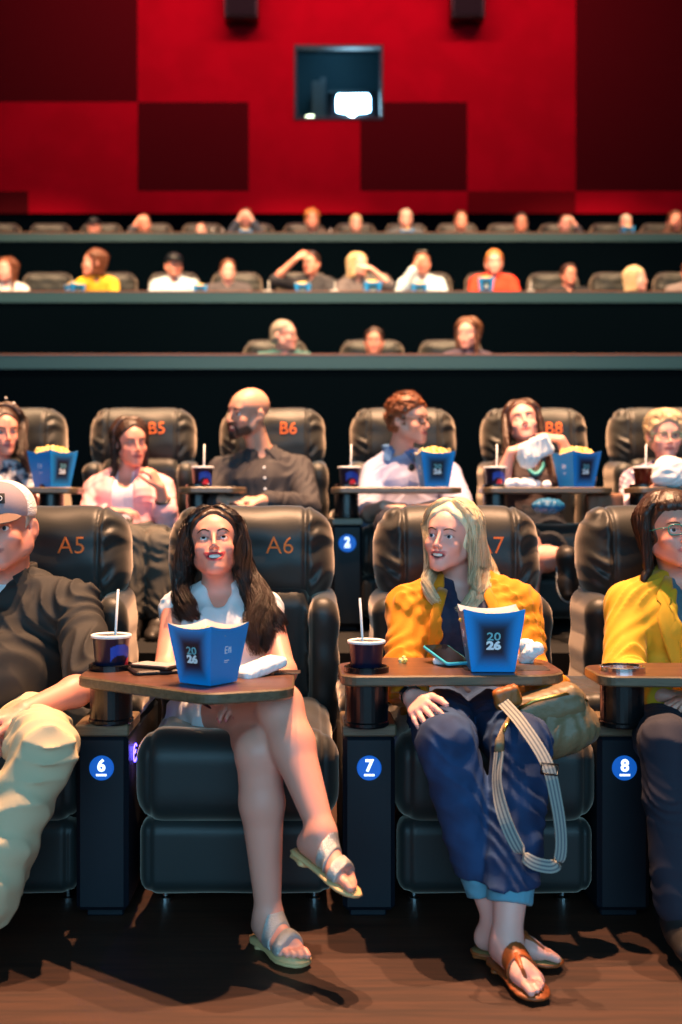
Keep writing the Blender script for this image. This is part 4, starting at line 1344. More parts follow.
class Fig:
    def __init__(s, H, J, female=True, build=1.0, belly=0.0, arm=1.0, leg=1.0, neck=None, h=.0045, bust=True, fatneck=0):
        s.H = H; s.J = {k: np.asarray(v, float) for k, v in J.items()}; s.f = female; s.b = build; s.belly = belly
        s.arm = arm; s.leg = leg; s.h = h; s.bust = bust
        s.side = unit(s.J['shL'] - s.J['shR']); s.pel = (s.J['hipR'] + s.J['hipL']) / 2; s.N = s.J['neck']
        s.up = unit(s.N - s.pel); s.fwd = unit(np.cross(s.side, s.up)); s.nr = (.046 if female else .056) * (neck or 1)
        s.tips = []
    def torso(s, S, g=0, top=True):
        b = s.b; f = s.f; w = lerp(s.pel, s.N, .36); c = lerp(s.pel, s.N, .70)
        wp, ww, wc = (.158, .122, .140) if f else (.160, .145, .165)
        wp *= b; ww *= b; wc *= b
        hipside = unit(s.J['hipL'] - s.J['hipR'])
        S.ecap(s.pel, w, wp + g, ww + g, hipside, .72, .03); S.ecap(w, c, ww + g, wc + g, s.side, .68, .05)
        S.ecap(c, lerp(c, s.N, .75), wc + g, .085 * b + g, s.side, .62, .05)
        S.cap(s.J['shR'], s.J['shL'], .047 * b + g, None, .05)
        for k in ('shR', 'shL'): S.cap(s.N + s.up * .012, lerp(s.N, s.J[k], .75), .040 + g, .044 + g, .04)
        if s.belly: S.ell(w + s.fwd * .06 * s.belly - s.up * .02, A(.145, .12 * s.belly, .14) * b + g, np.stack([s.side, s.fwd, s.up], 1), .06)
        if f and s.bust:
            for sx in (-1, 1): S.ell(c + s.side * sx * .062 * b + s.fwd * .075 - s.up * .015, A(.060, .052, .062) * b + g, np.stack([s.side, s.fwd, s.up], 1), .035)
        return S
    def arms(s, S, g=0, upto=2.0, hang=0, which='RL'):
        for k in which: limb_arm(S, s.J['sh' + k], s.J['el' + k], s.J['wr' + k], s.arm * (1 if s.f else 1.14), .02, g, upto, hang)
    def legs(s, S, g=0, upto=2.0, flare=0, which='RL', k=.02):
        for q in which: limb_leg(S, s.J['hip' + q], s.J['kn' + q], s.J['an' + q], s.leg * (1 if s.f else 1.05), k, g, upto, flare)
    def body(s, name_loc, label, base, lips, mouth='closed', hands={}, feet={}, stubble=None, group=None, head_kw={}, skinlegs=True, nails=None, fine=True):
        H = s.H; S = Shape(); s.torso(S); s.arms(S); s.legs(S)
        S.cap(H.w(0, -.022, -.045), s.N, s.nr, s.nr * 1.08, .025)
        for k, hs in hands.items():
            sz = (.93 if s.f else 1.06) * hs.get('size', 1)
            s.tips += hand(S, s.J['wr' + k], hs['d'], hs['p'], hs['t'], sz, hs.get('curl', (22, 28, 20)), hs.get('spread', 4), hs.get('out', 35))
        for k, fs in feet.items(): foot(S, s.J['an' + k], fs['d'], fs['s'], fs.get('size', .95), 0, fs.get('toes', True))
        head_shape(S, H, female=s.f, mouth=mouth, fine=fine, **head_kw)
        V, Fq = S.mesh(s.h); V = relax(V, Fq, 1, .4)
        C = skin_colors(V, base, H, lips, mouth, stubble)
        if nails is not None:
            for t in s.tips:
                d = np.linalg.norm(V - t, axis=1); C[d < .0065] = C[d < .0065] * .4 + A(*nails) * .6
        o = raw_obj('person', V, Fq, MAT['skin'], None, True, colors=C)
        place_self(o, name_loc); tag(o, label, 'person', group); s.o = o
        return o
    def garment(s, name, S, m, h=None, fold=(.0035, 38, 1), rel=1):
        if fold: S.disp(folds(fold[0], fold[1], fold[2]), fold[0] * 1.2)
        return sdf_obj(name, S, h or s.h, m, s.o, rel=rel)
    def neckline(s, S, r=.0, deep=.05, width=.030, vee=False):
        """open the neck of a top"""
        S.cap(s.N - s.up * .005 , s.N + s.up * .09, s.nr + .012 + r, s.nr + .02 + r, .006, 's')
        a = s.N + s.fwd * (s.nr + .012); b = a - s.up * deep + s.fwd * .045
        S.cap(a + s.fwd * .02, b, width, .006 if vee else width * .8, .006, 's')
    def sleeve_hem_cut(s, S): return S
    def top(s, g=.010, sleeve=2.0, hang=0.004, neck=True, hem=None, **nk):
        S = Shape(); s.torso(S, g); s.arms(S, g, sleeve, hang)
        if neck: s.neckline(S, **nk)
        if hem is not None:
            c = lerp(s.pel, s.N, hem); S.clip(c, -s.up)
        return S
    def pants(s, g=.012, upto=1.92, flare=.012, k=.012):
        S = Shape(); hipside = unit(s.J['hipL'] - s.J['hipR']); w = lerp(s.pel, s.N, .30)
        b = s.b; wp = (.158 if s.f else .160) * b
        S.ecap(s.pel, w, wp + g, (.132 if s.f else .15) * b + g, hipside, .72, .03); s.legs(S, g, upto, flare, k=k)
        S.clip(lerp(s.pel, s.N, .34), s.up)
        return S
    def collar(s, m, spread=.045, drop=.055, name='collar', h=.030, r0=None, closed=False):
        """turned-down shirt collar"""
        r0 = (s.nr + .016) if r0 is None else r0
        N = s.N + s.up * .026; back = -s.fwd; mb = MB(); pts = []
        for i in range(17):
            a = R(-148 + 296 * i / 16)
            z = .022 * math.cos(a) + .006
            pts.append(N + (back * math.cos(a) + s.side * math.sin(a)) * (r0 + .004) + s.up * z)
        mb.tube(pts, h * .62, 10, flat=lambda i: unit(pts[i] - N - s.up * ((pts[i] - N) @ s.up)), flat_r=.22)
        o = mb.obj(name, m, s.o, True)
        for sx in (-1, 1):
            a = pts[0] if sx < 0 else pts[-1]
            b = a + s.side * sx * spread * .55 + s.fwd * .014 - s.up * drop
            S = Shape(); n = unit(s.fwd + s.up * .35 + s.side * sx * .25); u = unit(b - a); v = unit(np.cross(n, u)); n = np.cross(u, v)
            S.box(lerp(a, b, .45) + n * .004, (np.linalg.norm(b - a) * .55, .019, .0035), np.stack([u, v, n], 1), .0033)
            S.box(lerp(a, b, .25) + s.side * sx * .016 + n * .0, (np.linalg.norm(b - a) * .40, .018, .0035), np.stack([u, v, n], 1), .0033, .01)
            sdf_obj('collar_point', S, .003, m, s.o)
        return o
    def buttons(s, m, n=4, start=.86, step=.11, x=0.0, depth=.13, r=.0055):
        for i in range(n):
            c0 = lerp(s.pel, s.N, start - step * i)
            p = surf(s.topfield, c0 + s.side * x, s.fwd)
            if p is None: continue
            nrm = s.fwd; u = s.side; v = np.cross(nrm, u)
            mb = MB(); mb.lathe(p + nrm * .001, [(r, -.002), (r, .002), (r * .6, .0025)], 12, M=np.stack([u, v, nrm], 1)); mb.obj('button', m, s.o, True)

def surf(S, p0, d, far=.35):
    """walk from outside back toward p0 and return the point on the surface"""
    d = unit(d); t = np.linspace(far, 0, 350); pts = p0 + t[:, None] * d
    v = S.ev(pts[:, None, :], pts, .02)[:, 0]
    k = np.nonzero(v < 0)[0]
    return pts[k[0]] if len(k) else None

# ---- long hair laid in locks
def skull(H, th, ph, off=.0):
    """point on the skull: th from the face round to the person's right, ph up"""
    a, e = R(th), R(ph)
    return H.w((.0735 + off) * math.sin(a) * math.cos(e), -.014 + (.092 + off) * math.cos(a) * math.cos(e), .036 + (.077 + off) * math.sin(e))

def hair_side(H, sgn, th0, th1, n, front, back, off=.010, part=0, ptop=82, first=60, wav=None):
    """guides from the parting down one side; front/back: lists of world points the locks fall through"""
    out = []
    for i in range(n):
        t = i / max(1, n - 1); th = th0 + (th1 - th0) * t
        a = [skull(H, part + sgn * th * .45, ptop - 4 * t, off), skull(H, sgn * (th * .85 + 8), 58, off + .004), skull(H, sgn * max(th, first), 30, off + .004), skull(H, sgn * max(th, first + 14), 4, off + .004)]
        dr = [lerp(np.asarray(f, float), np.asarray(b, float), t) for f, b in zip(front, back)]
        g = a + dr
        if wav:
            g = spline(g, 22); tt = np.linspace(0, 1, 22); m = np.clip((tt - .30) / .3, 0, 1)
            ph = 1.1 * i + sgn
            g = g + np.stack([np.sin(tt * wav[1] + ph), .6 * np.cos(tt * wav[1] + ph * 1.3), 0 * tt], 1) * (wav[0] * m)[:, None]
        out.append(g)
    return out

def long_hair(fig, H, guides, m, n=1400, env=(.004, .010, .014, .014, .013, .010), core=.010, wave=.004, wfreq=9, width=.0012, cap=True, capkw={}, seed=2, h=.0045, taper=True, curl=0, seg=20):
    S = cap_hair(H, **{**dict(vol=.0095, amp=.001, front=.035), **capkw}) if cap else Shape()
    if not cap: pass
    T = Shape(); T.ops = list(S.ops) if False else []
    V1, F1 = S.mesh(h) if cap else (np.zeros((0, 3)), np.zeros((0, 4), int))
    K = Shape()
    for g in guides:
        P_ = spline(g, 14); rr = np.interp(np.linspace(0, 1, 14), np.linspace(0, 1, len(env)), env) * 0 + core
        rr = rr * np.interp(np.linspace(0, 1, 14), [0, .1, .8, 1], [.5, 1, .85, .35])
        K.path(list(P_), list(rr), .012)
    K.disp(folds(.002, 120, seed), .003)
    V2, F2 = K.mesh(h)
    V3, F3 = strands(guides, n, list(env), seg, width, wave, wfreq, seed, taper, curl=curl)
    V = np.concatenate([V1, V2, V3]); Fq = np.concatenate([F1, F2 + len(V1), F3 + len(V1) + len(V2)])
    return raw_obj('hair', V, Fq, m, fig.o, True)
# ------------------------------------------------------------------ the four people of the front row
SK_F = srgb(224, 154, 134); SK_M = srgb(216, 146, 126); SK_P = srgb(232, 172, 158); LIP = srgb(176, 70, 72)

# --- woman in the white sleeveless top
H = Head(P(214, 546, 3.47), yaw=4, pitch=20, roll=3, sc=.99)
J = dict(neck=P(221, 594, 3.53), shR=P(177, 611, 3.50), shL=P(266, 611, 3.50), elR=P(166, 672, 3.30), wrR=P(220, 700, 3.08), elL=P(284, 672, 3.30), wrL=P(262, 702, 3.06),
         hipR=P(200, 716, 3.44), hipL=P(250, 718, 3.44), knR=P(279, 706, 2.84), knL=P(259, 752, 2.83), anR=P(322, 832, 2.66), anL=(-.095, 2.815, .094))
W6 = Fig(H, J, True, 1.0, leg=1.06, arm=1.0, h=.004)
o = W6.body((-.22, 3.3, .47), 'woman in white sleeveless top, legs crossed, looking up and smiling, on recliner A6', SK_F, srgb(186, 56, 66), 'smile',
    hands={'R': dict(d=(.55, -.75, .10), p=(.1, -.15, -1), t=(.8, .5, 0)), 'L': dict(d=(-.75, -.6, .05), p=(0, -.1, -1), t=(-.4, .8, 0))},
    feet={'R': dict(d=(.66, -.70, -.27), s=(-.75, -.6, .2), size=.93), 'L': dict(d=(.52, -.85, 0), s=(.85, .52, 0), size=.93)}, nails=srgb(200, 60, 90))
add_eyes(H, o, gaze=(0, 12)); add_brows(H, o, HAIR['dark'], .0026, .002); add_teeth(H, o, 'smile')
S = W6.top(.007, .02, -.012, deep=.030, width=.040)
W6.garment('top', S, cloth('white', srgb(222, 228, 232)), fold=(.0032, 34, 11))
S = Shape(); W6.torso(S, .012); [S.cap(J['hip' + q], lerp(J['hip' + q], J['kn' + q], .30), .100, .094, .02) for q in 'RL']; S.clip(lerp(J['hipL'], J['knL'], .40), J['knL'] - J['hipL'], .004)
S.clip(lerp(W6.pel, W6.N, .33), W6.up)
W6.garment('skirt', S, CLOTH['white'], fold=(.007, 34, 12))
fr = [P(180, 572, 3.42), P(177, 592, 3.40), P(192, 608, 3.38), P(199, 618, 3.37)]; bk = [P(186, 580, 3.56), P(180, 600, 3.52), P(184, 612, 3.44), P(186, 618, 3.42)]
g1 = hair_side(H, 1, 55, 150, 9, fr, bk, .010, wav=(.008, 17))
fl = [P(243, 572, 3.44), P(250, 597, 3.40), P(252, 628, 3.34), P(262, 655, 3.32)]; bl = [P(248, 580, 3.58), P(264, 600, 3.48), P(276, 620, 3.42), P(272, 642, 3.40)]
g2 = hair_side(H, -1, 55, 165, 12, fl, bl, .012, wav=(.018, 18))
g3 = [[skull(H, s_ * 10, 70, .012), skull(H, s_ * 35, 52, .013), skull(H, s_ * 62, 26, .012), skull(H, s_ * 74, 0, .010), q] for s_, q in ((1, P(188, 566, 3.42)), (-1, P(240, 568, 3.42)))]
long_hair(W6, H, g1 + g2 + g3, HAIR['dark'], 3200, env=(.005, .010, .012, .015, .020, .024, .018), wave=.008, wfreq=14, core=.008, seg=26, width=.001)
# bracelets and sandals
def strap_shape(fig, k, size, d, s, center_t, width, grow=.0035, tilt=0, z=.9):
    """band across the foot at distance center_t from the ankle"""
    S = Shape(); a = fig.J['an' + k]; foot(S, a, d, s, size, 0, False)
    d = unit(d); s = unit(A(*s) - d * (A(*s) @ d)); up = unit(np.cross(d, s)); up = up if up[2] > 0 else -up
    S.offset(grow); n = unit(d + s * tilt); c = a + d * center_t * size
    S.both(lambda p: np.abs((p - c) @ n) - width, .002); S.clip(a - up * .074 * size, -up)
    return S
def sole(fig, k, size, d, s, m_top, m_side, th=.012, heel=.012, name='sandal_sole', wid=1.0):
    a = fig.J['an' + k]; d = unit(d); s = unit(A(*s) - d * (A(*s) @ d)); up = unit(np.cross(d, s)); up = up if up[2] > 0 else -up
    prof = [(-.070, 0), (-.062, .022), (-.040, .033), (0, .031), (.05, .034), (.10, .045), (.135, .047), (.160, .036), (.172, .018), (.175, 0)]
    prof2 = [(.170, -.016), (.150, -.032), (.120, -.043), (.09, -.041), (.04, -.030), (0, -.029), (-.04, -.032), (-.062, -.022)]
    out = [(x, y * wid) for x, y in prof + prof2]
    out = out[::-1]
    T = lambda v: a + (d * v[0] + s * v[1] + up * (v[2] - .078)) * size
    sg = 1 if np.cross(d, s) @ up > 0 else -1
    if sg > 0: out = out[::-1]
    mb = MB(); mb.prism(out, -th, .0, .003, T=T); k2 = len(mb.F); mb.I = [1] * (k2 - 1) + [0]
    mb.mi = 1; mb.prism([(x * .9 - .045, y * .8) for x, y in [(q[0] * .30, q[1] * .9) for q in out]], -th - heel, -th + .001, .002, T=T)
    return mb.obj(name, [m_top, m_side], fig.o, True)
MAT['glitter'] = mat('glitter', srgb(196, 192, 188), .32, .55, bump=(420, .9, .002, 'voronoi'))
MAT['insole'] = mat('insole', srgb(214, 176, 122), .6); MAT['brown_leather'] = mat('brown_leather', srgb(150, 76, 34), .45, bump=(200, .3, .001)); MAT['olive_sole'] = mat('olive_sole', srgb(128, 110, 70), .6)
for k, d, s in (('R', (.66, -.70, -.27), (-.75, -.6, .2)), ('L', (.52, -.85, 0), (.85, .52, 0))):
    sole(W6, k, .93, d, s, MAT['insole'], MAT['insole'], .010, .010)
    for t, w in ((.048, .016), (.100, .014)): sdf_obj('sandal_strap', strap_shape(W6, k, .93, d, s, t, w, .004, .15 if k == 'L' else -.15), .003, MAT['glitter'], W6.o)
mb = MB(); wr = J['wrR']; dd = unit(J['wrR'] - J['elR']); u = unit(np.cross(dd, A(0, 0, 1))); v = np.cross(u, dd)
for q in range(3): mb.tube([wr - dd * (.03 + q * .009) + (u * math.cos(a) + v * math.sin(a)) * .031 for a in np.linspace(0, 2 * math.pi, 20)], .0035, 6)
mb.obj('bracelet', mat('bracelet', srgb(70, 20, 36), .4), o, True)

# --- blonde woman in the yellow cardigan
H = Head(P(450, 538, 3.47), yaw=-30, pitch=6, roll=-4, sc=.93)
J = dict(neck=P(464, 588, 3.55), shR=P(409, 609, 3.50), shL=P(518, 607, 3.50), elR=P(404, 683, 3.34), wrR=P(413, 698, 2.95), elL=P(530, 676, 3.38), wrL=P(558, 693, 3.14),
         hipR=P(440, 716, 3.42), hipL=P(488, 716, 3.42), knR=P(447, 744, 2.80), knL=P(521, 744, 2.80), anR=P(497, 922, 2.74), anL=P(507, 936, 2.645))
W7 = Fig(H, J, True, 1.07, leg=1.12, arm=1.05, h=.004)
o = W7.body((.45, 3.3, .47), 'smiling blonde woman in yellow cardigan and jeans, head turned aside, on recliner A7', SK_P, srgb(196, 92, 92), 'laugh',
    hands={'R': dict(d=P(428, 722, 2.77) - P(413, 698, 2.95), p=(.45, .6, -.5), t=(.9, -.3, .1), curl=(16, 20, 12), spread=8, size=1.08), 'L': dict(d=(.15, -.75, -.4), p=(-.6, .1, -.7), t=(-.8, -.4, .3), curl=(25, 30, 20))},
    feet={'R': dict(d=(.95, -.28, -.02), s=(-.28, -.95, 0), size=.92), 'L': dict(d=(.34, -.94, -.04), s=(-.94, -.34, 0), size=.94)}, nails=srgb(235, 190, 180))
add_eyes(H, o, 'iris_blue', gaze=(4, 0)); add_brows(H, o, HAIR['brown'], .0024, .001); add_teeth(H, o, 'laugh')
S = W7.top(.014, .08, -.01, deep=.055, width=.042); S.clip(lerp(W7.pel, W7.N, -.04), -W7.up)
navy = mat('cloth_navy', srgb(22, 34, 62), .75, noise_col=(26, srgb(40, 44, 70)), bump=(300, .3, .001))
W7.garment('top', S, navy, fold=(.003, 45, 21))
# cardigan, open in front
yel = mat('cloth_cardigan', srgb(226, 138, 6), .85, bump=(150, .35, .002), sheen=.2)
S = Shape(); W7.torso(S, .022); W7.arms(S, .017, 1.80, .004)
fwd, sd, up, N = W7.fwd, W7.side, W7.up, W7.N
def opening(p, N=N, fwd=fwd, sd=sd, up=up):
    q = p - N; u = -(q @ up); x = q @ sd + .014; f = q @ fwd
    half = np.interp(u, [-.05, .02, .12, .30, .55], [.055, .056, .084, .090, .110])
    return np.maximum(np.abs(x) - half, -(f + .0))
S.add(opening, [-9] * 3, [9] * 3, .010, 's'); S.cap(N - up * .03, N + up * .1, .062, .075, .01, 's')
S.clip(lerp(W7.pel, W7.N, -.02), -up)
W7.garment('cardigan', S, yel, fold=(.0085, 34, 22), rel=1)
for sx in (-1, 1):      # knitted front bands
    pts = []
    Bf = Shape(); W7.torso(Bf, .024)
    for u in np.linspace(.03, .36, 12):
        half = np.interp(u, [-.05, .02, .12, .30, .55], [.055, .056, .084, .090, .110]) + .006
        q = surf(Bf, N - up * u + sd * (sx * half - .014), fwd)
        if q is not None: pts.append(q)
    mb = MB(); mb.tube(pts, .017, 10, flat=fwd, flat_r=.38); mb.obj('front_band', yel, W7.o, True)
jean = mat('cloth_denim', srgb(14, 42, 80), .85, noise_col=(9, srgb(24, 60, 104)), bump=(900, .4, .0006))
S = W7.pants(.012, 1.80, .016, k=.008)
S.clip(lerp(lerp(J['knR'], J['anR'], .74), lerp(J['knL'], J['anL'], .74), .5), A(0, -.05, -1))
W7.garment('jeans', S, jean, fold=(.0062, 34, 23))
cuff = mat('cloth_cuff', srgb(92, 150, 172), .9, bump=(700, .5, .001))
for k in 'RL':
    kn, an = J['kn' + k], J['an' + k]; a = lerp(kn, an, .70); b = lerp(kn, an, .835)
    S = Shape(); S.cap(a, b, .058, .054, 0); ax = unit(b - a); S.clip(lerp(a, b, -.1), -ax, .004); S.clip(lerp(a, b, 1.0), ax, .004)
    S.disp(folds(.0025, 60, 5), .003); sdf_obj('jeans_cuff', S, .004, cuff, W7.o)
# sandals: brown strap and toe post
for k, d, s, sz in (('R', (.95, -.28, -.02), (-.28, -.95, 0), .92), ('L', (.34, -.94, -.04), (-.94, -.34, 0), .94)):
    sole(W7, k, sz, d, s, MAT['olive_sole'] if k == 'R' else MAT['brown_leather'], MAT['brown_leather'], .010, .008, wid=1.06)
    sdf_obj('sandal_strap', strap_shape(W7, k, sz, d, s, .062, .016, .0045, .1), .003, MAT['brown_leather'], W7.o)
    dn = unit(d); sn = unit(A(*s) - dn * (A(*s) @ dn)); un = unit(np.cross(dn, sn)); un = un if un[2] > 0 else -un
    Wf = lambda x, y, h_: J['an' + k] + (dn * x + sn * y + un * (h_ - .078)) * sz
    mb = MB(); mb.tube([Wf(.065, .012, .060), Wf(.10, .018, .042), Wf(.122, .020, .030), Wf(.130, .019, .004)], [.009, .007, .005, .004], 8); mb.obj('toe_post', MAT['brown_leather'], W7.o, True)
# hair: honey blonde, parted at her left, falling past the shoulders
fr = [P(430, 568, 3.46), P(427, 584, 3.42), P(434, 600, 3.40), P(444, 608, 3.40)]; bk = [P(440, 572, 3.58), P(432, 590, 3.50), P(438, 600, 3.44), P(442, 606, 3.43)]
g1 = hair_side(H, 1, 66, 160, 7, fr, bk, .007, part=-15, first=66)
fl = [P(474, 566, 3.42), P(474, 588, 3.40), P(466, 606, 3.39), P(456, 612, 3.39)]; bl = [P(494, 570, 3.58), P(500, 592, 3.50), P(492, 608, 3.44), P(482, 614, 3.43)]
g2 = hair_side(H, -1, 48, 165, 12, fl, bl, .013, part=-15, first=56)
g3 = [[skull(H, -12 + s_ * 8, 72, .014), skull(H, s_ * 38, 54, .016), skull(H, s_ * 66, 28, .014), skull(H, s_ * 78, 0, .012), q] for s_, q in ((1, P(431, 560, 3.42)), (-1, P(472, 560, 3.42)))]
long_hair(W7, H, g1 + g2 + g3, HAIR['blonde'], 3400, env=(.005, .010, .012, .014, .015, .015, .009), wave=.004, wfreq=9, core=.009, seg=24, width=.001)
# smart watch
wr = J['wrR']; dd = unit(J['wrR'] - J['elR']); c = wr - dd * .03; u = unit(np.cross(dd, A(0, 0, 1))); v = np.cross(u, dd)
mb = MB(); mb.tube([c + (u * math.cos(a) + v * math.sin(a)) * .0285 for a in np.linspace(0, 2 * math.pi, 24)], .0095, 8, flat=lambda i: u * math.cos(i * 2 * math.pi / 23) + v * math.sin(i * 2 * math.pi / 23), flat_r=.25)
wt = mb.obj('watch', MAT['black_plastic'], o, True)
M3 = np.stack([u, dd, unit(A(-.45, -.75, .45))], 1); n = unit(A(-.45, -.75, .45)); x = unit(np.cross(dd, n)); n = np.cross(x, dd)
mb = MB(); mb.prism(rounded_rect(.017, .020, .006), -.004, .006, .002, T=lambda q: c + n * .030 + x * q[0] + dd * q[1] + n * q[2]); mb.obj('watch_face', MAT['screen_black'], wt, False, origin=np.array(o['_o']))

# --- handbag in her lap, with the woven strap hanging
MAT['bag'] = mat('bag', srgb(122, 102, 74), .5, bump=(70, .5, .004)); MAT['bag_tan'] = mat('bag_tan', srgb(150, 84, 26), .5)
MAT['brass'] = mat('brass', srgb(190, 160, 90), .3, 1)
bc = P(546, 722, 2.92); bag = root('handbag', 'olive tan leather handbag in the lap of the blonde woman, woven strap hanging down', 'handbag', bc)
S = Shape(); Rm = np.array(Matrix.Rotation(R(-16), 3, 'Y')); S.box(bc, (.118, .052, .074), Rm, .045); S.ell(bc + A(.02, -.01, -.03), (.115, .065, .06), Rm, .03)
S.disp(folds(.006, 34, 8), .008); sdf_obj('bag_body', S, .005, MAT['bag'], bag)
S = Shape(); S.box(bc + A(-.012, -.006, .040), (.106, .056, .042), Rm, .03); S.disp(folds(.004, 50, 9), .006); sdf_obj('flap', S, .005, MAT['bag'], bag)
S = Shape(); S.box(P(507, 697, 2.86), (.035, .02, .026), Rm, .012); S.disp(folds(.003, 90, 3), .004); sdf_obj('tassel', S, .004, MAT['bag_tan'], bag)
mb = MB(); mb.tube([bc + Rm @ A(-.1, -.045, .055), bc + Rm @ A(-.03, -.075, .078), bc + Rm @ A(.06, -.06, .07), bc + Rm @ A(.112, -.03, .03)], .0045, 8); mb.obj('zip', MAT['brass'], bag, True)
def strap_mat():
    m = bpy.data.materials.new('woven_strap'); m.use_nodes = True; nt = m.node_tree; b = nt.nodes['Principled BSDF']; b.inputs['Roughness'].default_value = .9
    a = nt.nodes.new('ShaderNodeVertexColor'); a.layer_name = 'Col'; nt.links.new(a.outputs[0], b.inputs['Base Color']); return m
def ribbon(name, pts, wdir, w, th, parent, m, n=70):
    P_ = spline([np.asarray(p, float) for p in pts], n); V, Fs, C = [], [], []; K = 11
    wd = spline([np.asarray(q, float) for q in wdir], n)
    for i in range(n):
        t = unit(P_[min(i + 1, n - 1)] - P_[max(i - 1, 0)]); x = unit(wd[i] - t * (wd[i] @ t)); nn = np.cross(t, x)
        for sgn in (1, -1):
            for j in range(K):
                q = (j / (K - 1) * 2 - 1) * sgn
                V.append(P_[i] + x * q * w + nn * th * sgn)
                st = abs(abs(q) - .55) < .14 or abs(q) < .1
                C.append(srgb(52, 66, 84) if st else srgb(150, 152, 146))
    M2 = 2 * K
    for i in range(n - 1):
        for j in range(M2):
            l = (j + 1) % M2; Fs.append((i * M2 + j, i * M2 + l, (i + 1) * M2 + l, (i + 1) * M2 + j))
    Fs.append(tuple(range(M2))[::-1]); Fs.append(tuple((n - 1) * M2 + j for j in range(M2)))
    return raw_obj(name, V, Fs, m, parent, False, colors=np.array(C))
sm = strap_mat()
X_, D_ = (1, 0, 0), (.7, .7, 0)
ribbon('strap', [P(503, 702, 2.84), P(522, 724, 2.70), P(546, 762, 2.62), P(556, 800, 2.60), P(561, 838, 2.59), P(558, 862, 2.58), P(545, 866, 2.58), P(524, 856, 2.58), P(506, 822, 2.60), P(497, 785, 2.64), P(499, 752, 2.67)],
       [(1, 0, .6), (1, .1, .5), (1, .2, .3), (1, .3, 0), (1, .4, 0), (.6, .3, .8), (0, .2, 1), (-.6, .3, .8), (-.9, .4, .2), (-.5, .8, 0), (-.5, .8, 0)], .0150, .0014, bag, sm)
mb = MB(); c = P(549, 768, 2.605); mb.tube([c + A(x, -.004, z) for x, z in ((-.019, -.012), (.019, -.016), (.020, .008), (-.018, .012), (-.019, -.012))], .0024, 6); mb.obj('buckle', MAT['black_plastic'], bag, True)
mb = MB(); mb.tube([P(499, 752, 2.665), P(500, 742, 2.67), P(503, 728, 2.70), P(512, 712, 2.78)], [.012, .012, .005, .003], 8, flat=A(0, 1, 0), flat_r=.3); mb.obj('strap_end', MAT['bag'], bag, True)
mb = MB(); mb.tube([P(512, 712, 2.79), P(508, 722, 2.73), P(504, 731, 2.69)], .004, 8); mb.obj('clip', MAT['brass'], bag, True)

# --- man in the trucker cap and black polo
H = Head(P(5, 528, 3.40), yaw=-6, pitch=0, roll=2, sc=1.10)
J = dict(neck=P(8, 580, 3.50), shR=P(-62, 606, 3.45), shL=P(76, 606, 3.45), elR=P(-90, 690, 3.3), wrR=P(-30, 722, 3.0), elL=P(94, 684, 3.22), wrL=P(24, 712, 2.97),
         hipR=P(-38, 724, 3.40), hipL=P(24, 724, 3.40), knR=P(-60, 738, 2.80), knL=P(46, 750, 2.78), anR=P(-90, 900, 2.7), anL=P(-22, 896, 2.70))
M5 = Fig(H, J, False, 1.05, belly=1.25, arm=1.02, leg=1.08, h=.0045, neck=1.1)
o = M5.body((-.95, 3.3, .47), 'man in grey and white cap, black polo and khaki trousers, on recliner A5', SK_M, srgb(168, 100, 90), 'soft',
    hands={'L': dict(d=(-.85, -.45, -.12), p=(.2, .3, -.9), t=(.3, -.9, .1), curl=(30, 35, 25)), 'R': dict(d=(.8, -.4, -.1), p=(-.2, .3, -.9), t=(-.3, -.9, .1), curl=(30, 35, 25))},
    feet={'R': dict(d=(0, -1, 0), s=(1, 0, 0), toes=False), 'L': dict(d=(0, -1, 0), s=(-1, 0, 0), toes=False)}, head_kw=dict(fat=.005, jaw=1.12))
add_eyes(H, o, 'iris_blue', gaze=(10, 0)); add_brows(H, o, HAIR['brown'], .0028)
S = M5.top(.014, .96, .014, neck=True, deep=.075, width=.034, vee=True); S.clip(lerp(M5.pel, M5.N, -.02), -M5.up)
polo = cloth('polo', srgb(34, 34, 33), .8, bump=(500, .4, .001)); M5.topfield = S
M5.garment('polo_shirt', S, polo, fold=(.013, 22, 31))
M5.collar(polo, .06, .06, h=.036); M5.buttons(MAT['white_plastic'], 2, .90, .10, -.004)
S = Shape(); S.cap(J['shL'], lerp(J['shL'], J['elL'], 1.0), .05, .052, .01)
S = Shape(); M5.torso(S, .004); M5.neckline(S, deep=.018, width=.02); S.clip(lerp(M5.pel, M5.N, .8), -M5.up); M5.garment('undershirt', S, CLOTH['white'], fold=None)
khaki = cloth('khaki', srgb(196, 180, 146), .85)
S = M5.pants(.016, 1.98, .040); M5.garment('trousers', S, khaki, fold=(.016, 20, 33))
for k in 'RL':
    S = Shape(); foot(S, J['an' + k], (0, -1, 0), (1 if k == 'R' else -1, 0, 0), 1.08, 0, False); S.offset(.008); sdf_obj('shoe', S, .008, MAT['leather_dark'], o)
sdf_obj('hair', cap_hair(H, .004, .03, -.045, -.075, .018, .0015), .004, HAIR['grey'], o)
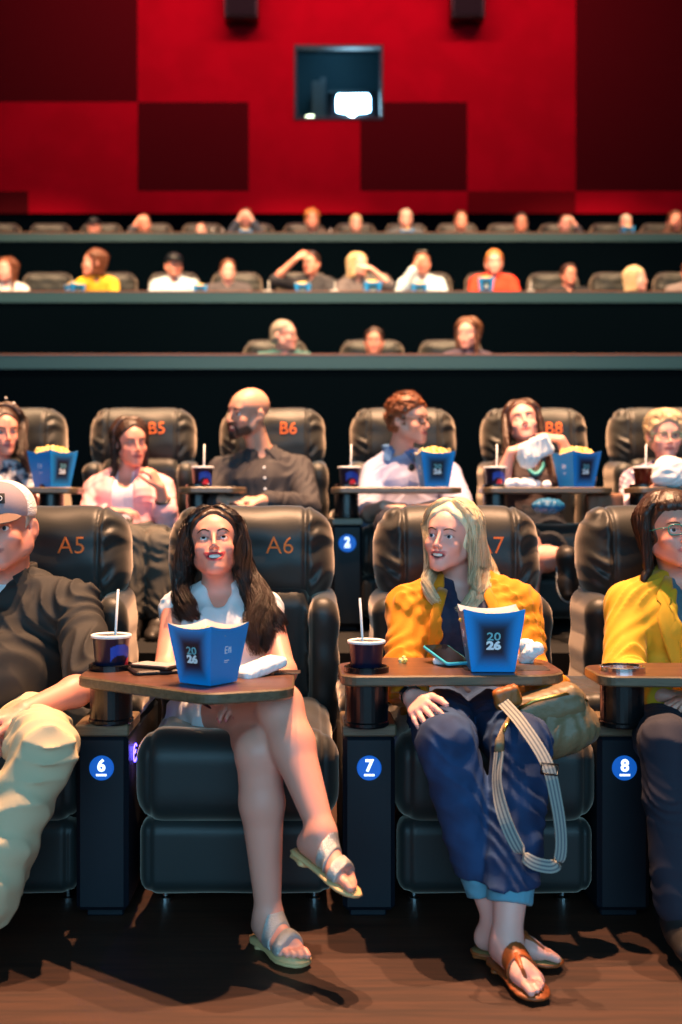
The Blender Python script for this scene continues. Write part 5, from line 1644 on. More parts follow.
# cap
MAT['cap_front'] = mat('cap_front', srgb(150, 136, 144), .9, bump=(500, .4, .001)); MAT['cap_mesh'] = mat('cap_mesh', srgb(232, 230, 232), .8, bump=(190, 1, .003, 'voronoi')); MAT['cap_under'] = mat('cap_under', srgb(112, 90, 80), .9)
def cap_part(cond, g):
    S = Shape(); S.ell(H.w(0, -.008, .050), A(.084 + g, .100 + g, .084 + g) * H.sc, H.R, .01)
    S.both(lambda p: (.030 - ((p - H.c) @ H.R / H.sc)[..., 2] + .10 * 0) * H.sc, .002); S.both(cond, .0)
    return S
loc = lambda p: (p - H.c) @ H.R / H.sc
sdf_obj('cap_front', cap_part(lambda p: (.026 - loc(p)[..., 1]), 0), .004, MAT['cap_front'], o)
sdf_obj('cap_mesh', cap_part(lambda p: (loc(p)[..., 1] - .028), -.001), .004, MAT['cap_mesh'], o)
S = Shape()
S.ell(H.w(0, .075, .030), A(.078, .088, .055) * H.sc, H.R, .01)
S.both(lambda p: np.abs((loc(p)[..., 2] - .038 + 1.9 * loc(p)[..., 0] ** 2 + .42 * (loc(p)[..., 1] - .085)) * H.sc) - .003)
S.both(lambda p: (.075 - loc(p)[..., 1]) * H.sc); sdf_obj('cap_brim', S, .003, MAT['cap_under'], o)
def on_cap(ang, z, r=.003):
    a = R(ang); k = math.sqrt(max(0, 1 - ((z - .050) / .084) ** 2)); return H.w((.084 + r) * k * math.sin(a), -.008 + (.100 + r) * k * math.cos(a), z), unit(H.d(math.sin(a) * 1.1, math.cos(a), .45))
V, Fs = [], []
for j in range(5):
    for i in range(13): V.append(on_cap(-24 + 48 * i / 12, .066 + .028 * j / 4)[0])
for j in range(4):
    for i in range(12): k = j * 13 + i; Fs.append((k, k + 1, k + 14, k + 13))
raw_obj('cap_patch', V, Fs, MAT['black_laminate'], o, True)
mb = MB()
def oncap_curve(f, n=14, r=.0045): return [on_cap(*f(t), r)[0] for t in np.linspace(0, 1, n)]
mb.tube(oncap_curve(lambda t: (-13 + 6 * math.cos(6.283 * t), .080 + .007 * math.sin(6.283 * t))), .0011, 6)
mb.tube(oncap_curve(lambda t: (-4, .073 + .012 * t), 4), .0011, 6); mb.tube(oncap_curve(lambda t: (-4 + 8 * t, .085 - .003 * (2 * t - 1) ** 2), 6), .0011, 6); mb.tube(oncap_curve(lambda t: (4, .073 + .012 * t), 4), .0011, 6)
mb.obj('cap_emblem', MAT['print_white'], o, True)

# --- woman in the yellow blazer, at the right edge
H = Head(P(671, 533, 3.47), yaw=8, pitch=8, roll=2, sc=1.0)
J = dict(neck=P(680, 586, 3.53), shR=P(629, 606, 3.48), shL=P(732, 606, 3.48), elR=P(622, 676, 3.32), wrR=P(660, 694, 3.10), elL=P(742, 680, 3.3), wrL=P(706, 700, 3.05),
         hipR=P(650, 722, 3.42), hipL=P(706, 722, 3.42), knR=P(668, 744, 2.82), knL=P(722, 744, 2.82), anR=P(680, 910, 2.75), anL=P(726, 910, 2.75))
W8 = Fig(H, J, True, 1.02, leg=1.05, arm=1.05, h=.0045)
o = W8.body((1.2, 3.3, .47), 'woman with brown bob, glasses and yellow blazer, at the right end of the front row', SK_F, srgb(190, 96, 90), 'closed',
    hands={'R': dict(d=(.9, -.35, -.05), p=(0, .1, -1), t=(.1, .9, .1)), 'L': dict(d=(-.9, -.3, 0), p=(0, 0, -1), t=(0, .9, 0))},
    feet={'R': dict(d=(0, -1, 0), s=(1, 0, 0), toes=False), 'L': dict(d=(0, -1, 0), s=(-1, 0, 0), toes=False)})
add_eyes(H, o, gaze=(0, 4)); add_brows(H, o, HAIR['brown'], .0024)
add_glasses(H, o, mat('glasses_green', srgb(30, 120, 110), .3), 'full', .0185)
teal = mat('cloth_teal', srgb(92, 138, 158), .8, bump=(160, .8, .004, 'X'))
S = W8.top(.010, .4, 0, deep=.022, width=.036); W8.garment('top', S, teal, fold=(.003, 40, 41))
blz = mat('cloth_blazer', srgb(208, 158, 24), .8, bump=(380, .35, .0012), sheen=.2)
S = Shape(); W8.torso(S, .024); W8.arms(S, .019, 1.86, .004); fwd, sd, up, N = W8.fwd, W8.side, W8.up, W8.N
def opening8(p, N=N, fwd=fwd, sd=sd, up=up):
    q = p - N; u = -(q @ up); x = q @ sd; f = q @ fwd
    return np.maximum(np.abs(x) - np.interp(u, [-.05, .0, .12, .34, .55], [.050, .052, .060, .012, .05]), -(f + .0))
S.add(opening8, [-9] * 3, [9] * 3, .008, 's'); S.cap(N - up * .03, N + up * .1, .060, .072, .01, 's'); S.clip(lerp(W8.pel, W8.N, -.02), -up)
W8.garment('blazer', S, blz, fold=(.0085, 30, 42), rel=1)
Bf = Shape(); W8.torso(Bf, .028)
for sx in (-1, 1):
    pts = []
    for u, hx in ((-.012, .062), (.03, .076), (.07, .090), (.085, .088), (.12, .090), (.20, .066), (.28, .038), (.33, .02)):
        q = surf(Bf, N - up * u + sd * sx * hx, fwd); pts.append(q if q is not None else N - up * u + sd * sx * hx + fwd * .03)
    mb = MB(); mb.tube(pts, [.012, .022, .026, .012, .028, .024, .016, .006], 10, flat=fwd, flat_r=.18); mb.obj('lapel', blz, W8.o, True)
S = W8.pants(.012, 1.95, .016); W8.garment('trousers', S, cloth('dark_denim', srgb(30, 32, 48)), fold=(.005, 36, 43))
for k in 'RL':
    S = Shape(); foot(S, J['an' + k], (0, -1, 0), (1 if k == 'R' else -1, 0, 0), 1.0, 0, False); S.offset(.006); sdf_obj('shoe', S, .008, MAT['leather_dark'], o)
fr = [P(648, 566, 3.46), P(645, 576, 3.45), P(642, 584, 3.45)]; bk = [P(652, 570, 3.62), P(646, 580, 3.58), P(640, 588, 3.55)]
g1 = hair_side(H, 1, 62, 170, 10, fr, bk, .014)
fl = [P(704, 566, 3.46), P(706, 576, 3.45), P(708, 584, 3.45)]; bl = [P(700, 570, 3.62), P(704, 580, 3.58), P(706, 588, 3.55)]
g2 = hair_side(H, -1, 62, 170, 10, fl, bl, .014)
g3 = [[skull(H, t * .4, 80, .012), skull(H, t * .8, 55, .014), skull(H, t, 34, .013), skull(H, t, 19, .010)] for t in (-42, -28, -14, 0, 14, 28, 42)]
long_hair(W8, H, g1 + g2 + g3, HAIR['dark_brown'], 2600, env=(.006, .009, .011, .012, .013, .012, .010), wave=.0015, wfreq=8, core=.009)
# ------------------------------------------------------------------ the people of the second row
def seated(H, neck, sh, el, wr, hip, kn=None, an=None, row='B', **kw):
    """sh, el, wr, hip: (the person's right, the person's left)"""
    fz = FLOORZ[row]; ry = ROWY[row]
    J = dict(neck=neck, shR=sh[0], shL=sh[1], elR=el[0], elL=el[1], wrR=wr[0], wrL=wr[1], hipR=hip[0], hipL=hip[1])
    if kn is None: kn = [A(h[0] * 1.0 + s_ * .06, ry - .88, fz + .50) for h, s_ in zip(hip, (-1, 1))]
    if an is None: an = [A(k_[0], ry - .95, fz + .085) for k_ in kn]
    J.update(knR=kn[0], knL=kn[1], anR=an[0], anL=an[1])
    return Fig(H, J, **kw), J
FLAT = dict(R=dict(d=(0, -1, 0), s=(1, 0, 0), toes=False), L=dict(d=(0, -1, 0), s=(-1, 0, 0), toes=False))
def shoes(fig, m=None, h=.010):
    for k in 'RL':
        S = Shape(); foot(S, fig.J['an' + k], (0, -1, 0), (1 if k == 'R' else -1, 0, 0), 1.05, 0, False); S.offset(.008); sdf_obj('shoe', S, h, m or MAT['leather_dark'], fig.o)
BH = .0058
# --- woman in pink, eating, eyes closed
H = Head(P(131, 443, 5.60), yaw=28, pitch=-4, roll=4, sc=1.0)
F1, J = seated(H, P(127, 478, 5.66), (P(97, 491, 5.66), P(161, 490, 5.66)), (P(88, 522, 5.52), P(167, 521, 5.46)), (P(112, 512, 5.34), P(160, 487, 5.36)),
    (P(112, 538, 5.60), P(146, 538, 5.60)), [P(133, 541, 5.02), P(160, 545, 5.02)], h=BH, bust=True, build=.95, leg=.95)
o = F1.body((-.876, 5.6, 1.0), 'dark-haired woman in pale pink blazer with eyes closed, hand at her mouth, on recliner B5', SK_F, srgb(180, 84, 84), 'closed',
    hands={'L': dict(d=(-.45, -.25, .85), p=(-.8, .5, -.1), t=(-.3, -.8, .3), curl=(35, 45, 30), spread=2), 'R': dict(d=(.95, -.2, .05), p=(0, .2, -1), t=(0, .5, .9))}, feet=FLAT, head_kw=dict(eyes_closed=True))
add_brows(H, o, HAIR['dark'], .003)
S = F1.top(.009, .3, 0, deep=.05, width=.04); F1.garment('shirt', S, cloth('pale', srgb(214, 212, 224)), fold=(.003, 50, 51))
pink = cloth('pink', srgb(236, 172, 178), .8)
S = Shape(); F1.torso(S, .024); F1.arms(S, .018, 1.9, .004, 'R'); F1.arms(S, .019, 1.30, .006, 'L')
def opener(fg, w0=.05, w1=.06, w2=.05, x0=0):
    N, sd, up, fw = fg.N, fg.side, fg.up, fg.fwd
    def f(p):
        q = p - N; u = -(q @ up); x = q @ sd - x0; g = q @ fw
        return np.maximum(np.abs(x) - np.interp(u, [-.05, .0, .14, .34, .55], [w0, w0, w1, w2, w2]), -g)
    return f
S.add(opener(F1, .05, .055, .045), [-9] * 3, [9] * 3, .008, 's'); S.cap(F1.N - F1.up * .03, F1.N + F1.up * .1, .060, .072, .01, 's')
F1.garment('blazer', S, pink, fold=(.005, 26, 52))
F1.garment('trousers', F1.pants(.012, 1.9, .014), cloth('olive', srgb(86, 84, 78)), fold=(.006, 34, 53)); shoes(F1)
fr = [P(116, 466, 5.58), P(112, 476, 5.58), P(108, 484, 5.58)]; bk = [P(112, 466, 5.72), P(106, 478, 5.70), P(102, 486, 5.68)]
g1 = hair_side(H, 1, 85, 165, 7, fr, bk, .010, first=70)
fl = [P(146, 468, 5.66), P(148, 478, 5.64), P(146, 486, 5.60)]; bl = [P(138, 468, 5.74), P(138, 478, 5.72), P(136, 486, 5.7)]
g2 = hair_side(H, -1, 75, 165, 7, fl, bl, .008, first=70)
long_hair(F1, H, g1 + g2, HAIR['dark'], 700, core=.012, h=BH, width=.0016, seg=14, env=(.004, .007, .009, .010, .012, .012, .010))
mb = MB(); wr = J['wrL']; dd = unit(wr - J['elL']); u = unit(np.cross(dd, A(0, 0, 1))); v = np.cross(u, dd)
mb.tube([wr - dd * .075 + (u * math.cos(a) + v * math.sin(a)) * .034 for a in np.linspace(0, 2 * math.pi, 20)], .006, 6); mb.obj('bracelet', MAT['black_plastic'], o, True)

# --- bald man with a beard
H = Head(P(248, 413, 5.58), yaw=-50, pitch=-4, roll=-10, sc=1.10)
F2, J = seated(H, P(262, 456, 5.66), (P(221, 472, 5.62), P(299, 470, 5.68)), (P(204, 512, 5.50), P(309, 508, 5.48)), (P(222, 500, 5.22), P(262, 501, 5.20)),
    (P(244, 538, 5.62), P(286, 538, 5.62)), female=False, h=BH, build=1.0, arm=1.1)
o = F2.body((-.18, 5.6, 1.0), 'bald bearded man in dark button shirt, laughing toward the cup, on recliner B6', srgb(214, 160, 136), srgb(170, 90, 84), 'laugh',
    hands={'L': dict(d=(-.95, -.25, .05), p=(0, .35, -.9), t=(0, -.5, .6), curl=(30, 40, 25)), 'R': dict(d=(.7, -.5, 0), p=(0, .3, -.9), t=(-.2, -.2, .9), curl=(30, 40, 25))}, feet=FLAT,
    stubble=(srgb(58, 34, 26), .9))
add_eyes(H, o); add_brows(H, o, HAIR['dark'], .003); add_teeth(H, o, 'laugh')
def beard(H, m, par, n=500, w=.0012, L=.016):
    r = np.random.default_rng(1); gs = []
    for i in range(26):
        t = r.uniform(-1, 1); x = .026 * t; y = .090 - .030 * t * t
        gs.append([H.w(x, y, -.080), H.w(x * 1.0, y + .006, -.098), H.w(x * .8, y + .002, -.112 - L * (1 - abs(t)))])
    for sx in (-1, 1): gs.append([H.w(sx * .004, .103, -.048), H.w(sx * .018, .096, -.050), H.w(sx * .030, .084, -.064)]); gs.append([H.w(sx * .030, .084, -.062), H.w(sx * .032, .08, -.08), H.w(sx * .026, .078, -.098)])
    V, Fq = strands(gs, n, (.004, .005, .004), 7, w, seed=3)
    raw_obj('beard', V, Fq, m, par, True)
beard(H, HAIR['dark'], o)
S = F2.top(.013, 1.86, .006, deep=.065, width=.030, vee=True); F2.topfield = S
dshirt = cloth('dark_shirt', srgb(52, 50, 54), .8); F2.garment('shirt', S, dshirt, fold=(.008, 30, 61))
F2.collar(dshirt, .075, .055, h=.034); F2.buttons(MAT['white_plastic'], 4, .82, .13, -.005, r=.007)
F2.garment('trousers', F2.pants(.014, 1.95, .02), cloth('dark_denim', srgb(30, 32, 48)), fold=(.006, 34, 63)); shoes(F2)

# --- curly-haired man in glasses
H = Head(P(409, 420, 5.58), yaw=52, pitch=-3, roll=4, sc=1.02)
F3, J = seated(H, P(399, 456, 5.66), (P(375, 474, 5.66), P(448, 476, 5.66)), (P(366, 516, 5.50), P(461, 512, 5.46)), (P(384, 506, 5.20), P(432, 506, 5.20)),
    (P(394, 540, 5.60), P(432, 540, 5.60)), female=False, h=BH, build=.92)
o = F3.body((.522, 5.6, 1.0), 'curly-haired man in glasses and pale lilac shirt, facing the woman eating', srgb(216, 164, 144), srgb(176, 96, 92), 'soft',
    hands={'R': dict(d=(.9, -.3, -.05), p=(0, .3, -.9), t=(0, .5, .8), curl=(25, 35, 20)), 'L': dict(d=(-.9, -.3, -.1), p=(0, .3, -.9), t=(0, .5, .8), curl=(25, 35, 20))}, feet=FLAT)
add_eyes(H, o); add_brows(H, o, HAIR['brown'], .003); add_glasses(H, o, MAT['black_plastic'])
S = F3.top(.013, .95, .010, deep=.06, width=.026, vee=True); F3.topfield = S
lil = cloth('lilac', srgb(176, 178, 208), .85, noise_col=(240, srgb(160, 164, 200))); F3.garment('shirt', S, lil, fold=(.008, 30, 71))
F3.collar(cloth('blue_collar', srgb(74, 118, 172)), .065, .060, h=.036)
F3.garment('trousers', F3.pants(.014, 1.95, .02), cloth('dark_denim', srgb(30, 32, 48)), fold=(.006, 34, 63)); shoes(F3)
def curly(fig, H, m, seed, n=90, r0=.010, low=5, back=-25, wid=.0014, size=.017, front=62):
    r = np.random.default_rng(seed); S = cap_hair(H, .012, .052, -.02, -.06, .020, .004, 150, seed)
    gs = []
    for i in range(n):
        ph = r.uniform(back, 88); th = r.uniform(-180, 180)
        if abs(th) < front and ph < 38: continue
        if abs(th) < 105 and ph < low: continue
        c = skull(H, th, ph, .014); a0 = r.uniform(0, 6.28)
        d = unit(c - H.w(0, -.014, .036)); u = unit(np.cross(d, r.normal(size=3))); v = np.cross(d, u)
        S.ell(c, (size * .8, size * .8, size * .7), None, .004)
        gs.append([c + (u * math.cos(a0 + t) + v * math.sin(a0 + t)) * size * .8 + d * (.003 + .002 * t) for t in (0, 1.3, 2.6, 3.9, 5.2, 6.5)])
    V1, F1_ = S.mesh(.005); V2, F2_ = strands(gs, n * 5, (.004, .005, .004), 12, wid, seed=seed)
    return raw_obj('hair', np.concatenate([V1, V2]), np.concatenate([F1_, F2_ + len(V1)]), m, fig.o, True)
curly(F3, H, HAIR['red_brown'], 4)
gl_ = MB(); c = P(414, 463, 5.50)
for sx in (-1, 1): gl_.tube([c + A(sx * .012 + .013 * math.cos(a), 0, .0 + sx * .022 + .016 * math.sin(a)) for a in np.linspace(0, 6.283, 18)], .004, 6); gl_.prism([(.012 * math.cos(a), .015 * math.sin(a)) for a in np.linspace(0, 6.1, 16)], 0, .003, .0005, T=lambda v, sx=sx: c + A(sx * .012 + v[0], -v[2], sx * .022 + v[1]))
gl_.tube([c + A(-.01, .0, .035), c + A(-.014, .03, .05)], .003, 6)
tag(place_self(gl_.obj('sunglasses', MAT['black_plastic'], None, True), c), 'dark sunglasses hung on the lilac shirt of the curly-haired man', 'sunglasses')

# --- woman eating from a white wrapper, crossed bare leg
H = Head(P(523, 424, 5.62), yaw=-8, pitch=18, roll=8, sc=1.0)
F4, J = seated(H, P(530, 458, 5.68), (P(502, 470, 5.66), P(560, 470, 5.66)), (P(500, 484, 5.42), P(577, 474, 5.44)), (P(511, 452, 5.36), P(561, 440, 5.38)),
    (P(512, 536, 5.60), P(552, 536, 5.60)), [P(528, 545, 5.00), P(546, 560, 4.96)], [P(530, 640, 4.95), P(568, 556, 4.78)], h=BH, leg=.95)
o = F4.body((1.227, 5.6, 1.0), 'woman in dark top and turquoise necklace eating from a white wrapper, legs crossed', SK_P, srgb(180, 84, 84), 'soft',
    hands={'R': dict(d=(.85, -.35, .35), p=(.2, .5, -.8), t=(.3, -.4, .8), curl=(35, 40, 25)), 'L': dict(d=(-.85, -.35, .15), p=(-.2, .5, -.8), t=(-.3, -.4, .8), curl=(35, 40, 25))},
    feet={'R': FLAT['R'], 'L': dict(d=(.05, -.45, -.9), s=(-1, 0, 0), toes=False)}, head_kw=dict(eyes_closed=True))
add_brows(H, o, HAIR['brown'], .003)
brn = cloth('brown_top', srgb(58, 46, 48), .8)
S = F4.top(.010, .18, .0, deep=.03, width=.05); F4.garment('top', S, brn, fold=(.004, 40, 81))
S = Shape(); F4.torso(S, .012); S.clip(lerp(F4.pel, F4.N, .34), F4.up)
for q in 'RL': S.cap(J['hip' + q], lerp(J['hip' + q], J['kn' + q], .75), .098, .088, .02)
F4.garment('shorts', S, cloth('dark_skirt', srgb(20, 26, 36)), fold=(.005, 36, 82))
for k, d in (('R', (0, -1, 0)), ('L', (.05, -.45, -.9))):
    S = Shape(); foot(S, J['an' + k], d, (1 if k == 'R' else -1, 0, 0), 1.0, 0, False); S.offset(.007); dn = unit(d)
    sdf_obj('shoe', S, .006, MAT['leather_dark'], o)
mb = MB(); a = J['anL']; dn = unit(A(.05, -.45, -.9)); sn = A(1, 0, 0); un = unit(np.cross(sn, dn)); 
un = -un if un[2] < 0 else un
MAT['shoe_rim'] = mat('shoe_rim', srgb(190, 200, 205), .6)
out = [(-.065, 0), (-.055, .028), (0, .034), (.06, .040), (.12, .046), (.165, .034), (.182, 0), (.165, -.034), (.12, -.046), (.06, -.040), (0, -.034), (-.055, -.028)]
mb.prism(out, -.012, .004, .004, T=lambda v: a + dn * v[0] + sn * v[1] + un * (v[2] - .082)); mb.obj('shoe_sole', MAT['leather_dark'], o)
mb = MB()
ring = spline([a + dn * x * 1.01 + sn * y * 1.02 + un * (-.076) for x, y in out + out[:1]], 50); mb.tube(ring, .0035, 6); mb.obj('sole_edge', MAT['shoe_rim'], o, True)
fr = [P(508, 446, 5.50), P(510, 460, 5.50), P(514, 476, 5.50)]; bk = [P(506, 450, 5.70), P(504, 466, 5.66), P(506, 478, 5.6)]
g1 = hair_side(H, 1, 60, 160, 8, fr, bk, .011)
fl = [P(545, 446, 5.54), P(548, 462, 5.54), P(550, 478, 5.52)]; bl = [P(544, 450, 5.72), P(548, 466, 5.68), P(552, 480, 5.6)]
g2 = hair_side(H, -1, 60, 160, 8, fl, bl, .011)
long_hair(F4, H, g1 + g2, HAIR['dark_brown'], 700, core=.012, h=BH, width=.0016, seg=14, env=(.004, .007, .009, .010, .012, .012, .010))
MAT['turquoise'] = mat('turquoise', srgb(80, 190, 200), .35)
mb = MB()
for i in range(17):
    t = i / 16 * 2 - 1; p = surf(S if False else F4.top(.012, .1, 0, neck=False), F4.N - F4.up * (.115 - .10 * t * t) + F4.side * t * .062, F4.fwd)
    if p is not None: mb.lathe(p + F4.fwd * .004, [(.001, -.012), (.009, -.006), (.011, 0), (.009, .006), (.001, .012)], 8)
mb.obj('necklace', MAT['turquoise'], o, True)
S = Shape(); c = P(536, 449, 5.27); Rm = np.array(Matrix.Rotation(R(-25), 3, 'Y')); S.box(c, (.075, .028, .050), Rm, .020); S.ell(c + A(-.04, 0, -.045), (.045, .02, .05), None, .03)
S.disp(folds(.008, 60, 3), .010); tag(place_self(sdf_obj('sandwich_wrapper', S, .005, MAT['napkin']), c), 'white paper wrapper held in both hands by the woman eating', 'wrapper')
r = np.random.default_rng(8)
def crumple(label, px, py, D, rx, rz, cat='paper', name='crumpled_paper', m='napkin', seed=0, n=10):
    S = Shape(); c = P(px, py, D)
    for i in range(n): S.ell(c + A(r.uniform(-rx, rx), r.uniform(-.03, .03), r.uniform(0, rz)), A(.022, .018, rz * .5 + .006), None, .01)
    S.disp(folds(.004, 110, seed), .006); return tag(place_self(sdf_obj(name, S, .005, MAT[m]), c), label, cat)
ztr = BZ + TZ
D5 = 5.26
def tray_y(px): return 512 - (ztr - CAMZ) / D5 * F
crumple('crumpled white wrapping paper on the tray, beside the cup of the woman eating', 527, tray_y(0) - 1, D5, .09, .026, seed=4, n=16)
S = Shape(); c = P(548, 506, 5.05); S.ell(c, (.075, .05, .035), None, .01); S.disp(folds(.008, 50, 3), .01)
tag(place_self(sdf_obj('teal_bag', S, .006, mat('teal_bag', srgb(20, 96, 140), .5)), c), 'small teal bag in the lap of the woman eating, below the tray', 'bag')
S = Shape(); S.box(P(604, 507, 5.30), (.085, .04, .065), None, .02); S.disp(folds(.005, 40, 3), .008)
tag(place_self(sdf_obj('brown_bag', S, .007, mat('brown_bag', srgb(110, 70, 46), .6)), P(604, 507, 5.30)), 'brown leather bag between the woman eating and the grey-haired woman', 'bag')

# --- grey-haired woman in glasses with a white bag
H = Head(P(665, 436, 5.60), yaw=-4, pitch=-2, roll=0, sc=1.0)
F5, J = seated(H, P(668, 470, 5.66), (P(633, 482, 5.66), P(704, 482, 5.66)), (P(628, 514, 5.50), P(714, 514, 5.50)), (P(648, 494, 5.24), P(692, 494, 5.24)),
    (P(650, 540, 5.60), P(690, 540, 5.60)), h=BH, build=1.05)
o = F5.body((1.912, 5.6, 1.0), 'older woman with short light hair, glasses and patterned blouse, right end of second row', SK_P, srgb(180, 100, 96), 'closed',
    hands={'R': dict(d=(.7, -.4, .3), p=(.5, .5, -.3), t=(0, .2, .9), curl=(35, 40, 25)), 'L': dict(d=(-.7, -.4, .3), p=(-.5, .5, -.3), t=(0, .2, .9), curl=(35, 40, 25))}, feet=FLAT, head_kw=dict(fat=.004))
add_eyes(H, o); add_brows(H, o, HAIR['grey'], .002); add_glasses(H, o, mat('glasses_green', srgb(60, 120, 100), .3))
S = F5.top(.012, 1.8, .006, deep=.03, width=.035)
F5.garment('blouse', S, cloth('patterned', srgb(206, 186, 200), .8, noise_col=(30, srgb(70, 70, 110))), fold=(.006, 34, 91))
F5.garment('trousers', F5.pants(.012, 1.9, .014), cloth('olive', srgb(86, 84, 78)), fold=(.006, 34, 53)); shoes(F5)
S = cap_hair(H, .017, .052, -.03, -.06, .030, .004, 90, 9)
gs = []
for th in range(-170, 180, 20):
    st = 25 if abs(th) < 55 else (0 if abs(th) < 110 else -25)
    gs.append([skull(H, th * .5, 80, .018), skull(H, th * .9, 55, .020), skull(H, th, (55 + st) / 2, .021), skull(H, th, st, .016)])
V1, Fa = S.mesh(.005); V2, Fb = strands(gs, 600, (.008, .014, .014, .010), 12, .0014, .002, 8, 5)
raw_obj('hair', np.concatenate([V1, V2]), np.concatenate([Fa, Fb + len(V1)]), HAIR['blonde'], o, True)
S = Shape(); c = P(670, 468, 5.20); S.ell(c, (.075, .05, .055), None, .01); S.ell(c + A(0, 0, -.05), (.085, .05, .04), None, .04); S.disp(folds(.007, 45, 6), .01)
tag(place_self(sdf_obj('white_bag', S, .006, MAT['napkin']), c), 'puffed white paper bag held by the grey-haired woman', 'bag')

# --- curly dark-haired woman at the left edge
H = Head(P(3, 432, 5.60), yaw=30, pitch=-4, roll=2, sc=1.02)
F6, J = seated(H, P(0, 468, 5.66), (P(-34, 482, 5.66), P(32, 482, 5.66)), (P(-40, 514, 5.50), P(38, 506, 5.50)), (P(-10, 494, 5.24), P(10, 486, 5.26)),
    (P(-20, 538, 5.60), P(16, 538, 5.60)), h=BH)
o = F6.body((-1.574, 5.6, 1.0), 'woman with long curly dark hair and navy floral top, left end of second row', SK_F, srgb(180, 90, 90), 'closed',
    hands={'L': dict(d=(-.9, -.3, .25), p=(-.1, .4, -.9), t=(0, .2, .9), curl=(25, 35, 20)), 'R': dict(d=(.8, -.5, .1), p=(0, .4, -.9), t=(0, .2, .9), curl=(25, 35, 20))}, feet=FLAT)
add_eyes(H, o); add_brows(H, o, HAIR['dark'], .003)
S = F6.top(.012, .9, .012, deep=.04, width=.035)
F6.garment('blouse', S, cloth('floral', srgb(24, 32, 60), .8, noise_col=(24, srgb(200, 204, 214))), fold=(.006, 34, 95))
F6.garment('trousers', F6.pants(.012, 1.9, .014), cloth('dark_denim', srgb(30, 32, 48)), fold=(.006, 34, 53)); shoes(F6)
fr = [P(22, 452, 5.50), P(26, 462, 5.50), P(28, 472, 5.50)]; bk = [P(24, 450, 5.74), P(30, 462, 5.70), P(32, 474, 5.66)]
g2 = hair_side(H, -1, 70, 165, 10, fr, bk, .022)
fr = [P(-18, 452, 5.50), P(-20, 462, 5.50), P(-20, 472, 5.50)]; bk = [P(-14, 450, 5.74), P(-18, 462, 5.70), P(-20, 474, 5.66)]
g1 = hair_side(H, 1, 80, 165, 8, fr, bk, .020)
long_hair(F6, H, g1 + g2, HAIR['dark'], 900, core=.014, h=BH, width=.0016, seg=34, env=(.006, .010, .014, .018, .020, .020, .014), wave=.003, wfreq=16, curl=.006)
MAT['pearl'] = mat('pearl', srgb(240, 236, 230), .3)
mb = MB()
for q in ((6, 398), (14, 403)):
    p = P(*q, 5.50); mb.lathe(p, [(.001, -.007), (.007, 0), (.001, .007)], 10)
mb.obj('hair_pin', MAT['pearl'], o, True)
# ------------------------------------------------------------------ back rows: chairs, consoles, people
def px_x(px, D): return (px - CX) / F * D
SIT = {'C': [(284, 'grey-haired man in glasses'), (374, 'man with moustache'), (468, 'woman with long brown hair')],
       'D': [(7, 'woman in white'), (94, 'woman in yellow'), (174, 'man in the dark cap'), (228, 'man in dark jacket'), (311, 'man with raised arm'), (358, 'blonde woman with raised arm'),
             (422, 'man with sunglasses on his head'), (494, 'person in orange red'), (569, 'dark-haired man in glasses'), (636, 'low-seated blonde woman'), (690, 'person at the right edge')],
       'E': [(94, 'person in dark cap'), (144, 'person with hand beside the face'), (201, 'person seated low'), (246, 'person with both hands up'), (312, 'person with curly ginger hair'),
             (356, 'person with short blonde hair'), (406, 'grey-haired person'), (461, 'brown-haired bearded man'), (521, 'dark-haired person in glasses'), (565, 'person with chin on hand'),
             (626, 'person behind the blue tub'), (675, 'person with raised hand at the edge')]}
ROWN = {'C': 'third row', 'D': 'fourth row', 'E': 'top row'}
USED = {}
def lab_for(row, px, kind, tol):
    near = min(SIT[row], key=lambda q: abs(q[0] - px))
    if abs(near[0] - px) < tol: t = kind + ' behind the ' + near[1] + ', ' + ROWN[row]
    else:
        L = [q for q in SIT[row] if q[0] <= px]; R_ = [q for q in SIT[row] if q[0] > px]
        if L and R_: t = kind + ' between the ' + L[-1][1] + ' and the ' + R_[0][1]
        elif R_: t = kind + ' left of the ' + R_[0][1] + ', ' + ROWN[row]
        else: t = kind + ' right of the ' + L[-1][1] + ', ' + ROWN[row]
    n = USED.get(t, 0); USED[t] = n + 1
    if n: t = ['', 'second ', 'third ', 'fourth '][n] + t.replace(', ' + ROWN[row], '')
    w = t.split()
    return ' '.join(w[:16])
def row_chairs(row, pxs, glab):
    for i, px in enumerate(pxs):
        c = copy_tree(chairsA[3]); c.location = (px_x(px, ROWY[row]), ROWY[row], FLOORZ[row])
        c['label'] = lab_for(row, px, 'black recliner', 17 if row == 'D' else 14 if row == 'E' else 30); c['group'] = glab
row_chairs('C', [275, 373, 452], 'black leather recliners of the third row')
row_chairs('D', [-17, 46, 110, 173, 236, 303, 367, 427, 492, 555, 618, 682], 'black leather recliners of the fourth row')
row_chairs('E', [-2, 49, 100, 151, 202, 253, 304, 355.5, 406.5, 458, 509, 561, 612, 663], 'black leather recliners of the top row')

